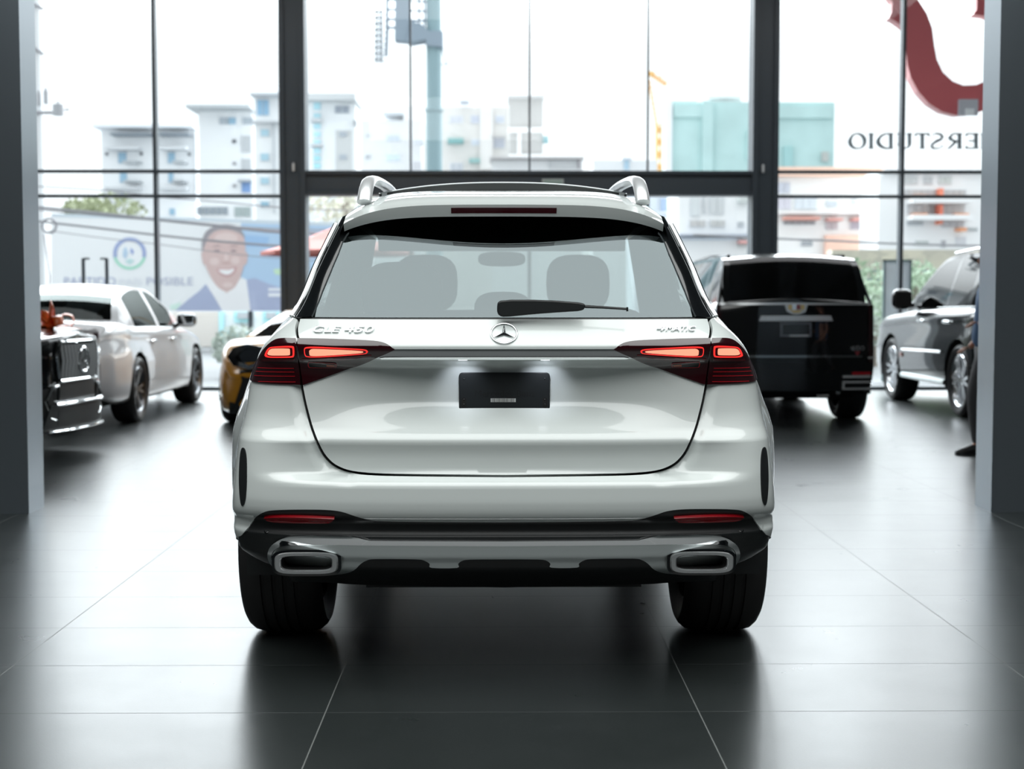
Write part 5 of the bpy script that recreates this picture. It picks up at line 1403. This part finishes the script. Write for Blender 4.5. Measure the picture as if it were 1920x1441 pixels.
poly_px('head', sk_, cl([(380, 470), (381, 450), (388, 434), (404, 425), (422, 422), (440, 425), (453, 435), (459, 452), (460, 474), (457, 498), (450, 520), (440, 538), (426, 546), (412, 541), (399, 526), (388, 504), (382, 488)]), .026, board)
poly_px('hair', wallm((.36, .34, .36), 'hair_print'), cl([(379, 472), (379, 450), (387, 433), (404, 423), (422, 420), (441, 423), (453, 432), (459, 446), (450, 438), (436, 432), (418, 430), (402, 434), (391, 444), (385, 458)]), .029, board)
for (a, b, c, d) in ((424, 446, 22, 10), (402, 490, 9, 7), (441, 488, 8, 7), (424, 484, 4, 9), (427, 534, 10, 5)): poly_px('face_light', sk2, ell(a, b, c, d, n=24), .029, board)
for ex in (407, 438): poly_px('eye', wallm((.36, .29, .30), 'eye_print'), ell(ex, 470, 6, 2.2, n=14), .032, board)
for ex in (406, 438): poly_px('eyebrow', wallm((.42, .32, .32), 'brow_print'), cl([(ex - 9, 463), (ex, 459.5), (ex + 9, 462), (ex, 462)], 3), .032, board)
poly_px('nose', wallm((.60, .43, .41), 'nose_print'), ell(424, 492, 8, 3, n=16), .033, board)
poly_px('mouth', wallm((.58, .36, .36), 'lip_print'), cl([(405, 504), (415, 503), (428, 504), (443, 500), (440, 511), (428, 519), (414, 515)], 3), .032, board)
poly_px('teeth', wallm((.86, .85, .85), 'teeth_print'), cl([(409, 505.5), (418, 505), (429, 505.5), (439, 503), (436, 510), (427, 515), (416, 512.5)], 3), .035, board)
poly_px('green_stroke', wallm((.60, .80, .58), 'poster_green'), [(512, 505), (530, 503), (530, 516), (516, 514)], .02, board)
poly_px('caption', wallm((.84, .86, .90), 'poster_white'), [(503, 540), (526, 540), (526, 545), (503, 545)], .03, board); poly_px('caption', wallm((.84, .86, .90), 'poster_white'), [(503, 549), (526, 549), (526, 556), (503, 556)], .03, board)
def ring_px(name, m, a0, a1, ro, ri, lift):
    o = ell(243, 475, ro, ro * .97, a0, a1, 28); i = ell(243, 475, ri, ri * .97, a0, a1, 28)
    mb = MB(); f = [at(x, y, YH - lift) for x, y in o]; b = [at(x, y, YH - lift) for x, y in i]
    n = len(f); mb.add(f + b, [(k, k + 1, n + k + 1, n + k) for k in range(n - 1)])
    mb.add([p + Vector((0, .008, 0)) for p in f + b], [(k, k + 1, n + k + 1, n + k) for k in range(n - 1)])
    return mb.build(name, m, board, world=True)
ring_px('emblem_arc', wallm((.36, .43, .66), 'emblem_blue'), 165, 375, 31, 24, .012)
ring_px('emblem_arc', wallm((.38, .74, .58), 'emblem_green'), 15, 165, 31, 26, .012)
poly_px('emblem_mark', wallm((.50, .64, .78), 'emblem_pale'), [(231, 468), (236, 462), (240, 474), (236, 486), (230, 480)], .012, board)
poly_px('emblem_mark', wallm((.34, .42, .68), 'emblem_blue'), [(245, 464), (251, 470), (249, 478), (244, 472)], .012, board)
poly_px('emblem_mark', wallm((.55, .74, .74), 'emblem_pale'), [(234, 490), (243, 484), (252, 488), (244, 496)], .012, board)
for (body_, x0, x1, c) in (('PARTIDO', 120, 217, (.40, .44, .60)), ('PAÍS', 224, 266, (.74, .76, .82)), ('POSIBLE', 275, 362, (.46, .49, .62))):
    sh = text_shape(body_, 1, 1, 0.0)
    mb = MB(); mb.add([at(x0 + (v.x + .5) * (x1 - x0), 534.5 - (v.y + .5) * 15, YH - .014) for v in sh[0]], sh[1])
    mb.build('lettering', wallm(c, 'poster_ink'), board, world=True)
poly_px('green_stroke', wallm((.66, .84, .76), 'poster_green'), [(318, 572), (340, 566), (334, 580), (320, 580)], .012, board)
for px in (140, 300, 470, 630):
    mb = MB(); a = at(px, 580, YH + .2); mb.box2((a.x - .06, YH + .14, 0), (a.x + .06, YH + .26, a.z)); mb.build('post', M['frame'], hoard, world=True)

# ---- red parasol
YU = 27.5
u0 = at(632, 450, YU)
par = thing('parasol', 'red parasol half hidden behind the left steel post', 'parasol', (u0.x, YU, 0))
zt, zr_ = at(632, 424, YU).z, at(632, 472, YU).z
R0 = u0.x - at(488, 470, YU).x
redc = mat('red_canvas', (.40, .13, .11), .8)
mb = MB(); n = 8
rim_ = [Vector((R0 * math.cos(2 * PI * k / n), R0 * math.sin(2 * PI * k / n), zr_)) for k in range(n)]
mid_ = [Vector((R0 * .5 * math.cos(2 * PI * k / n), R0 * .5 * math.sin(2 * PI * k / n), zr_ + (zt - zr_) * .42)) for k in range(n)]
loops(mb, [rim_, mid_, [Vector((.03 * math.cos(2 * PI * k / n), .03 * math.sin(2 * PI * k / n), zt)) for k in range(n)]])
cn = mb.build('canopy', redc, par)
mb = MB(); loops(mb, [rim_, [p * 1.0 - Vector((0, 0, .07)) for p in rim_]]); mb.build('valance', redc, cn)
mb = MB(); mb.tube([(0, 0, 0), (0, 0, zt + .06)], .03, 8); mb.build('pole', M['alloy'], par, smooth=True)
mb = MB(); mb.box((0, 0, .04), (.6, .6, .08)); mb.build('base', M['frame'], par)

# ---- stadium floodlight mast
YM = 60.0
m0 = at(815, 560, YM)
mast = thing('floodlight_mast', 'tall grey teal stadium floodlight mast with lamp racks at the top', 'mast', (m0.x, YM, 0))
tealm = mat('mast_paint', (.25, .36, .39), .6)
k = YM / FPX
mb = MB(); zc1 = at(815, 207, YM).z; ztop = at(815, 40, YM).z
mb.tube([(0, 0, 0), (0, 0, zc1)], 15 * k, 20); mb.tube([(0, 0, zc1 - 1.5 * k), (0, 0, zc1 + 1.5 * k)], 18 * k, 20); mb.tube([(0, 0, zc1), (0, 0, ztop + 40 * k)], 14 * k, 20)
mb.build('column', tealm, mast, smooth=True)
steel = mat('rack_steel', (.26, .32, .38), .6)
def mp(px, py, dy=0): q = at(px, py, YM); return Vector((q.x - m0.x, dy, q.z))
mb = MB(); mb.prism([mp(x, y, -.4) for x, y in ((741, 78), (742, 0), (742, -60), (770, -60), (771, 82), (764, 80))], (0, .8, 0)); mb.build('platform', steel, mast)
mb = MB(); mb.prism([mp(x, y, -.5) for x, y in ((764, 80), (771, 83), (800, 78), (799, 88), (831, 92), (831, 62), (806, 62), (790, 48), (772, 44))], (0, 1.0, 0)); mb.build('bracket', steel, mast)
for px in (786, 796, 804, 811, 823):
    mb = MB(); mb.tube([mp(px, 62), mp(px, -60)], 2.3 * k, 6); mb.build('rack_post', steel, mast)
for py in (0, 18, 36, 52):
    mb = MB(); mb.tube([mp(728, py), mp(744, py)], 2.6 * k, 6); mb.tube([mp(772, py + 2), mp(824, py + 4)], 2.4 * k, 6); mb.build('rack_beam', steel, mast)
mb = MB(); mb.tube([mp(726, -40), mp(726, 60), mp(724, 105)], 3.4 * k, 6); mb.build('rack_post', steel, mast)
lampm = mat('floodlight_body', (.30, .33, .36), .5)
for r_ in range(9):
    py = 112 - 11 * r_
    for c_ in range(2):
        q = mp(707.5 + 8.5 * c_, py, -.3)
        mb = MB(); mb.tube([q, q + Vector((0, -.15, -.06))], [3.6 * k, 4.2 * k], 10); mb.build('floodlight', lampm, mast, smooth=True)
    mb = MB(); mb.tube([mp(704, py + 5), mp(724, py + 4)], 1.0 * k, 5); mb.build('rack_beam', steel, mast)
mb = MB(); mb.tube([mp(828, 95), mp(839, 121)], 1.2 * k, 5); mb.tube([mp(829, 121), mp(840, 121)], 1.2 * k, 5); mb.build('maintenance_ladder', steel, mast)

# ---- orange tower crane
YK = 120.0
c0 = at(1235, 560, YK)
crane = thing('tower_crane', 'orange tower crane beside the teal netted building', 'crane', (c0.x, YK, 0))
orm = mat('crane_orange', (.72, .42, .16), .7)
def kp(px, py, dy=0): q = at(px, py, YK); return Vector((q.x - c0.x, dy, q.z))
def lattice(mb, a, b, wd, n, r):
    d = (b - a); u = d.normalized(); e = Vector((u.z, 0, -u.x)) * wd / 2; f = Vector((0, wd / 2, 0))
    cs = [e + f, e - f, -e - f, -e + f]
    for c in cs: mb.tube([a + c, b + c], r, 5)
    for i in range(n):
        p0, p1 = a + d * (i / n), a + d * ((i + 1) / n)
        for j in range(4): mb.tube([p0 + cs[j], p1 + cs[(j + 1) % 4]], r * .7, 4)
mb = MB(); lattice(mb, kp(1236, 560), kp(1236, 232), .40, 14, .10); mb.build('mast', orm, crane)
mb = MB(); mb.box(kp(1243, 236), (.5, .5, .5)); mb.build('cab', wallm((.5, .47, .45), 'cab_paint'), crane)
mb = MB(); lattice(mb, kp(1232, 238), kp(1217, 150), .16, 9, .03); mb.build('lower_jib', orm, crane)
mb = MB(); lattice(mb, kp(1216, 136), kp(1250, 159), .26, 8, .05); mb.box(kp(1222, 138), (.42, .3, .34)); mb.tube([kp(1238, 148), kp(1240, 133)], .05, 5); mb.build('jib', orm, crane)

# ---- street furniture on the left: service pole, wires
YW = 30.0
p0 = at(76, 560, YW)
pole = thing('utility_pole', 'pale concrete utility pole with transformers and coiled cable by the left pillar', 'pole', (p0.x, YW, 0))
def wpx(px, py, dy=0): q = at(px, py, YW); return Vector((q.x - p0.x, dy, q.z))
conc = wallm((.74, .76, .77), 'concrete')
mb = MB(); mb.tube([(0, 0, 0), (0, 0, at(76, 0, YW).z + 1)], [.15, .12], 12); mb.build('shaft', conc, pole, smooth=True)
dk = mat('hardware', (.30, .30, .32), .6)
for (x0, y0, x1, y1) in ((63, 8, 85, 20), (63, 88, 85, 104), (60, 213, 105, 213)):
    mb = MB(); mb.tube([wpx(x0, y0, -.15), wpx(x1, y1, -.15)], .035, 6); mb.build('cross_arm', dk, pole)
for (cx_, cy_, w_, h_) in ((93, 186, 9, 24), (116, 209, 20, 20), (80, 190, 8, 22)):
    q = wpx(cx_, cy_, -.25); s_ = YW / FPX
    mb = MB(); mb.tube([q - Vector((0, 0, h_ * s_ / 2)), q + Vector((0, 0, h_ * s_ / 2))], w_ * s_ / 2, 12); mb.tube([q + Vector((0, 0, h_ * s_ / 2)), q + Vector((0, 0, h_ * s_ / 2 + .06))], .03, 6); mb.build('transformer', wallm((.42, .43, .45), 'transformer_paint'), pole, smooth=True)
mb = MB(); mb.tube([wpx(128, 209, -.25), wpx(137, 208, -.25)], .02, 6); mb.build('bushing', dk, pole)
mb = MB(); mb.tube([wpx(98 + 13 * math.cos(2 * PI * i / 24), 424 + 13.5 * math.sin(2 * PI * i / 24), -.2) for i in range(24)], .028, 6, closed=True); mb.build('cable_coil', dk, pole, smooth=True)
mb = MB(); mb.tube([wpx(88, 440, -.2), wpx(94, 480, -.2), wpx(99, 520, -.2), wpx(98, 570, -.2)], .015, 6); mb.build('drop_cable', dk, pole, smooth=True)
wires = [('uppermost thin overhead wire sloping right from the pole', [(66, 349), (200, 357), (300, 369), (420, 379), (545, 390), (700, 395)], .014),
         ('thick bundled overhead cable crossing the top of the hoarding', [(66, 388), (180, 399), (300, 412), (420, 424), (545, 436), (720, 440)], .035),
         ('thin overhead cable just under the thick bundle', [(66, 393), (200, 405), (330, 416), (460, 426), (545, 430), (720, 432)], .014),
         ('black overhead cable crossing the poster man at forehead height', [(66, 414), (180, 427), (300, 441), (420, 453), (545, 462), (720, 468)], .026),
         ('faint lower overhead wire crossing the poster emblem', [(90, 432), (200, 447), (300, 458), (420, 474), (545, 486), (720, 494)], .010)]
for lab, pts, r_ in wires:
    mb = MB(); sm = [Pchip([(i, p[j]) for i, p in enumerate(pts)]) for j in range(2)]
    mb.tube([at(sm[0](i / 3), sm[1](i / 3), YW - .45 - .2 * len(lab) / 60) for i in range(3 * (len(pts) - 1) + 1)], r_, 6)
    tag(mb.build('overhead_wire', dk, smooth=True), lab, 'wire', 'overhead wires on the left')
mb = MB(); mb.tube([at(x, y, YW) for x, y in ((1300, 440), (1455, 447), (1560, 451), (1660, 456), (1760, 459), (1900, 462))], .025, 6)
tag(mb.build('overhead_wire', dk, smooth=True), 'overhead wire crossing the cream and salmon building on the right', 'wire')

# ---- trees and planting
leafm = [mat('leaf_%s' % n_, c, .8, noise=.35, nscale=9) for n_, c in (('olive', (.30, .33, .20)), ('grey_green', (.40, .45, .40)), ('fresh', (.34, .44, .32)))]
def bush(name, label, c, rad, hgt, m, n=220, leaf=.12, stem=True, cat='tree', base=None, ry=None):
    ry = ry or rad
    b = thing(name, label, cat, (c.x, c.y, base if base is not None else 0), group={'tree': 'trees across the street', 'shrub': 'shrubs outside the glass'}.get(cat))
    mb = MB(); rnd = random.Random(int(c.x * 97 + c.y))
    zc_ = c.z - (base or 0)
    for _ in range(n):
        th, ph, rr = rnd.uniform(0, 2 * PI), rnd.uniform(-1, 1), rnd.random() ** .33
        q = Vector((rad * rr * math.sqrt(1 - ph * ph) * math.cos(th), ry * rr * math.sqrt(1 - ph * ph) * math.sin(th), zc_ + hgt * rr * ph))
        d1 = Vector((rnd.uniform(-1, 1), rnd.uniform(-1, 1), rnd.uniform(-1, 1))).normalized(); d2 = d1.orthogonal().normalized()
        mb.add([q - d1 * leaf, q + d2 * leaf * .5, q + d1 * leaf, q - d2 * leaf * .5], [(0, 1, 2, 3)])
    mb.build('foliage', m, b, weld=False)
    if stem:
        mb = MB(); mb.tube([(0, 0, 0), (0, 0, zc_)], .10 * rad, 7); mb.build('trunk', wallm((.34, .30, .26), 'bark'), b)
    return b
for (px, py, rx, h_, lab) in ((165, 394, 1.1, .5, 'rounded olive tree behind the hoarding, left of the balcony block'), (208, 390, 1.6, .7, 'wider olive tree behind the hoarding, right of the rounded one')):
    bush('tree', lab, at(px, py, 60 if px < 180 else 64.5), rx, h_, leafm[0], 260, .16)
bush('shrub', 'grey green rounded shrub between the white saloon and the yellow car', at(448, 650, 24.5), .48, .36, leafm[1], 420, .07, cat='shrub')
bush('tree', 'bright loose tree seen just above the left end of the white SUV roof', at(650, 378, 52), 1.9, .9, mat('leaf_pale', (.62, .60, .50), .8, noise=.3, nscale=6), 320, .16)
for i, (px, py, r_, lab) in enumerate(((1612, 545, .8, 'green shrub behind the glass beside the tall black SUV'), (1640, 600, .7, 'low green shrub at the glass foot, right of the tall black SUV'), (1716, 535, .7, 'green shrub between the banner stand and the dark SUV'), (1600, 590, .7, 'green shrub half hidden by the tall black SUV'))):
    bush('shrub', lab, at(px, py, 26.5 + 1.5 * i), r_, r_ * .75, leafm[2 if i % 2 == 0 else 1], 380, .09, cat='shrub', ry=.6)
# stone retaining wall on the right with a rail
mb = MB(); a, b_ = at(1560, 468, 36), at(1880, 468, 36)
mb.box2((a.x, 36, 0), (b_.x, 36.6, a.z))
def stone_mat():
    m, nt, b = nmat('rubble_stone')
    tc = nt.nodes.new('ShaderNodeTexCoord'); vo = nt.nodes.new('ShaderNodeTexVoronoi'); vo.inputs['Scale'].default_value = 3.2
    mp_ = nt.nodes.new('ShaderNodeMapping'); mp_.inputs['Scale'].default_value = (1, 1, 1.8)
    nt.links.new(tc.outputs['Object'], mp_.inputs[0]); nt.links.new(mp_.outputs[0], vo.inputs['Vector'])
    rp_ = nt.nodes.new('ShaderNodeValToRGB'); rp_.color_ramp.elements[0].color = (.42, .40, .36, 1); rp_.color_ramp.elements[1].color = (.74, .68, .56, 1)
    nt.links.new(vo.outputs['Color'], rp_.inputs[0]); nt.links.new(rp_.outputs[0], b.inputs['Base Color']); b.inputs['Roughness'].default_value = .9
    return m
tag(mb.build('stone_wall', stone_mat()), 'tan rubble retaining wall behind the dark SUV on the right', 'wall')
rl = thing('handrail', 'dark green metal handrail in front of the stone wall', 'railing', (at(1700, 560, 33).x, 33, 0))
for py in (508, 524):
    mb = MB(); mb.tube([at(1560, py, 33), at(1880, py, 33)], .035, 6); mb.build('rail', mat('rail_paint', (.16, .22, .22), .6), rl, world=True)
for px in (1580, 1690, 1800):
    mb = MB(); q = at(px, 508, 33); mb.tube([Vector((q.x, 33, 0)), q], .03, 6); mb.build('rail_post', mat('rail_paint', (.16, .22, .22), .6), rl, world=True)
hedge = bush('hedge', 'dense green planting below the handrail on the right', at(1700, 585, 34.6), 3.0, 1.0, leafm[2], 1500, .12, stem=False, cat='hedge', ry=.9)
# banner stand by the right mullion
bn = thing('banner_stand', 'upright pale blue banner in a dark frame behind the right mullion', 'banner', (at(1672, 560, 23).x, 23, 0))
a, b_ = at(1660, 490, 23), at(1704, 600, 23)
mb = MB(); mb.box2((a.x, 23, .06), (b_.x, 23.02, a.z)); mb.build('banner', mat('banner_print', (.74, .81, .90), .7, noise=.25, nscale=2.5), bn, world=True)
mb = MB(); mb.box2((a.x - .03, 22.98, 0), (a.x, 23.04, a.z + .03)); mb.build('frame_post', mat('frame_green', (.14, .20, .20), .5), bn, world=True)
mb = MB(); mb.box2((b_.x, 22.98, 0), (b_.x + .03, 23.04, a.z + .03)); mb.build('frame_post', mat('frame_green', (.14, .20, .20), .5), bn, world=True)
mb = MB(); mb.box2((a.x - .03, 22.98, a.z), (b_.x + .03, 23.04, a.z + .03)); mb.build('frame_bar', mat('frame_green', (.14, .20, .20), .5), bn, world=True)

# ------------------------------------------------------------------ signs and fittings on the facade
# red curved symbol standing outside the glass
YS_ = YF + .75
redp = mat('sign_red', (.60, .13, .14), .5); pink = mat('sign_return', (.80, .42, .42), .5)
sg0 = at(1760, 200, YS_)
sign = thing('wall_sign', 'large red curved symbol hung outside the glass at top right', 'sign', (sg0.x, YS_, sg0.z))
band_px = [(1700, -30), (1722, 0), (1738, 25), (1748, 52), (1752, 85), (1757, 112), (1768, 135), (1786, 152), (1806, 160), (1830, 159), (1852, 150), (1885, 125), (1905, 160), (1880, 188), (1850, 205), (1822, 214), (1794, 216), (1766, 209), (1742, 194), (1722, 172), (1708, 146), (1701, 120), (1699, 90), (1697, 60), (1690, 30), (1672, 2), (1650, -25)]
mb = MB(); mb.prism([at(x, y, YS_) for x, y in band_px], (0, .22, 0)); o = mb.build('symbol_band', [redp, pink], sign, world=True)
for p in o.data.polygons: p.material_index = 0 if abs(p.normal.y) > .5 else 1
def sym(pts, nm):
    mb = MB(); mb.prism([at(x, y, YS_ + .02) for x, y in pts], (0, .22, 0)); o = mb.build(nm, [redp, pink], sign, world=True)
    for p in o.data.polygons: p.material_index = 0 if abs(p.normal.y) > .5 else 1
sym([(1668, -30), (1700, -30), (1702, 58), (1690, 48), (1676, 38), (1666, 34), (1672, 22), (1673, 0)], 'symbol_tip')
sym([(1832, -30), (1885, -30), (1882, 50), (1866, 38), (1848, 30), (1824, 27), (1831, 18)], 'symbol_tip')
mb = MB(); a, b_ = at(1799, 186, YS_ - .08), at(1833, 216, YS_ - .08); mb.box2((a.x, YS_ - .10, b_.z), (b_.x, YS_ - .01, a.z)); mb.build('sign_bracket', wallm((.50, .50, .54), 'bracket_grey'), sign, world=True)
mb = MB(); a, b_ = at(1811, 204, YS_ - .12), at(1826, 216, YS_ - .12); mb.box2((a.x, YS_ - .14, b_.z), (b_.x, YS_ - .08, a.z)); mb.build('bracket_lamp', wallm((.86, .87, .88), 'bracket_white'), sign, world=True)
# serif lettering that reads from the street, so mirrored from inside
YT = YF + .42
tx0, tx1, ty0, ty1 = 1593, 1846, 249, 278
let = mat('letter_grey', (.16, .19, .21), .4)
tsg = at(1720, 278, YT)
tword = thing('sign_lettering', 'thin dark serif letters seen mirrored from inside, below the red symbol', 'sign', (tsg.x, YT, tsg.z))
def stroke(mb, pts, ws):
    """pts in pixels (already as seen from inside), ws stroke widths"""
    L_, R2 = [], []
    for i, (x, y) in enumerate(pts):
        a = pts[max(0, i - 1)]; b = pts[min(len(pts) - 1, i + 1)]
        dx, dy = b[0] - a[0], b[1] - a[1]; l = math.hypot(dx, dy) or 1
        w_ = (ws[i] if isinstance(ws, (list, tuple)) else ws) * .68
        L_.append((x - dy / l * w_, y + dx / l * w_)); R2.append((x + dy / l * w_, y - dx / l * w_))
    for i in range(len(pts) - 1):
        mb.prism([at(*q, YT) for q in (L_[i], L_[i + 1], R2[i + 1], R2[i])], (0, .06, 0))
T_, B2 = 249.5, 278
def stem(mb, x, wd=4.2): stroke(mb, [(x, T_), (x, B2)], wd); stroke(mb, [(x - 4.5, T_ + .7), (x + 4.5, T_ + .7)], 1.5); stroke(mb, [(x - 4.5, B2 - .7), (x + 4.5, B2 - .7)], 1.5)
def oval(mb, cx_, rx, a0=0, a1=360, thick=4.6, thin=1.7, cy=264, ry=14, n=20):
    P = [(cx_ + rx * math.cos(math.radians(a0 + (a1 - a0) * i / n)), cy + ry * math.sin(math.radians(a0 + (a1 - a0) * i / n))) for i in range(n + 1)]
    stroke(mb, P, [thin + (thick - thin) * abs(math.cos(math.radians(a0 + (a1 - a0) * i / n))) ** 1.5 for i in range(n + 1)])
def L_build(fn):
    mb = MB(); fn(mb); mb.build('letter', let, tword, world=True, weld=False)
L_build(lambda mb: oval(mb, 1608, 14))
L_build(lambda mb: stem(mb, 1634))
def _D(mb): stem(mb, 1671); oval(mb, 1668, 21, 90, 270); stroke(mb, [(1668, 250.3), (1672, 250.3)], 1.6); stroke(mb, [(1668, 277.6), (1672, 277.6)], 1.6)
L_build(_D)
def _U(mb): stroke(mb, [(1706, T_), (1706, 268)], 4.2); oval(mb, 1696.5, 9.5, 0, 180, 4.2, 1.6, 268, 9.5); stroke(mb, [(1687, 268), (1687, T_)], 1.8); stroke(mb, [(1701, T_ + .7), (1711, T_ + .7)], 1.5); stroke(mb, [(1683, T_ + .7), (1691, T_ + .7)], 1.5)
L_build(_U)
def _T(mb): stroke(mb, [(1730, T_), (1730, B2)], 4.2); stroke(mb, [(1717, T_ + .9), (1743, T_ + .9)], 1.8); stroke(mb, [(1717.5, T_), (1717.5, 255)], 1.5); stroke(mb, [(1742.5, T_), (1742.5, 255)], 1.5); stroke(mb, [(1725.5, B2 - .7), (1734.5, B2 - .7)], 1.5)
L_build(_T)
L_build(lambda mb: stroke(mb, [(1747, 256), (1750, 251), (1757, 249.5), (1765, 251.5), (1768, 256), (1764, 261), (1756, 264.5), (1749, 269), (1747.5, 274), (1752, 278), (1760, 277.5), (1767, 274), (1768, 271)], [1.5, 1.6, 1.8, 2.6, 3.4, 4.2, 4.4, 3.8, 3.0, 2.0, 1.7, 1.6, 1.5]))
def _R(mb): stem(mb, 1800); oval(mb, 1795, 13, 90, 270, 3.8, 1.6, 256.8, 7); stroke(mb, [(1794, 250.3), (1800, 250.3)], 1.6); stroke(mb, [(1794, 263.8), (1800, 263.8)], 1.6); stroke(mb, [(1794, 264), (1786, 271), (1779, 277.5)], [3.6, 3.8, 3.4])
L_build(_R)
def _E(mb): stem(mb, 1831); stroke(mb, [(1813, T_ + .8), (1831, T_ + .8)], 1.7); stroke(mb, [(1813, B2 - .8), (1831, B2 - .8)], 1.7); stroke(mb, [(1817, 263.5), (1831, 263.5)], 1.7); stroke(mb, [(1813, T_), (1813, 255)], 1.5); stroke(mb, [(1813, B2), (1813, 272.5)], 1.5)
L_build(_E)
L_build(lambda mb: stem(mb, 1845))
# fittings
a, b_ = at(1016, 335.5, YF - .04), at(1057, 349, YF - .04)
mb = MB(); mb.box2((a.x, YF - .07, b_.z), (b_.x, YF - .028, a.z)); es = mb.build('exit_sign', mat('sign_housing', (.42, .46, .44), .4), bevel=.008); tag(es, 'small grey green exit light box fixed to the dark transom', 'sign')
mb = MB(); mb.box2((a.x + .03, YF - .075, b_.z + .02), (b_.x - .03, YF - .069, a.z - .02)); mb.build('sign_face', mat('sign_face', (.30, .40, .36), .3), es, world=True)
for (px, py, lab) in ((550, 313, 'small white sensor capsule on the left steel post'), (1431, 316, 'small white sensor capsule on the right steel post')):
    q = at(px, py, YF - .065)
    mb = MB(); mb.tube([q - Vector((0, 0, .045)), q + Vector((0, 0, .045))], .017, 10); mb.ball(q + Vector((0, 0, .045)), .017, 10, 6); mb.ball(q - Vector((0, 0, .045)), .017, 10, 6)
    mb.box2((q.x - .01, YF - .052, q.z - .02), (q.x + .01, YF - .03, q.z + .02))
    tag(mb.build('sensor', mat('sensor_white', (.7, .72, .72), .4), smooth=True), lab, 'sensor', 'sensors on the steel posts')
dh = mat('pull_handle', (.20, .23, .26), .35, metal=.6)
for (x, xi, lab) in ((156, 168, 'left one of the two tall dark door pulls on the left glass'), (200, 188, 'right one of the two tall dark door pulls on the left glass')):
    q, r_ = at(x, 484, YG - .09), at(xi, 484, YG - .09)
    mb = MB(); mb.box2((q.x - .024, YG - .10, .75), (q.x + .024, YG - .075, q.z)); mb.box2((min(q.x, r_.x), YG - .10, q.z - .02), (max(q.x, r_.x), YG - .075, q.z + .008)); mb.box2((min(q.x, r_.x), YG - .08, q.z - .02), (min(q.x, r_.x) + .02, YG - .006, q.z + .008)); mb.box2((q.x - .015, YG - .08, .85), (q.x + .015, YG - .006, .9))
    tag(mb.build('door_pull', dh), lab, 'handle', 'door pulls on the left glass')
# ------------------------------------------------------------------ showroom ceiling lamp and an added fill
def area(name, loc, sx, sy, power, col=(1, 1, 1)):
    l = bpy.data.lights.new(name, 'AREA'); l.shape = 'RECTANGLE'; l.size = sx; l.size_y = sy; l.energy = power; l.color = col
    o = bpy.data.objects.new(name, l); COL.objects.link(o); o.location = loc
    return o
# a stretched luminous ceiling over the display floor
area('overhead_light', (0, 1.2, ZC - 0.12), 10.0, 9.5, 95 * PI * 3.15, (0.97, 1.0, 0.99))
area('overhead_light', (0, 17.0, ZC - 0.12), 14.0, 2.2, 30.8 * PI * 3.0, (0.95, 0.98, 1.0))  # unseen strip light added near the facade to brighten the window frames
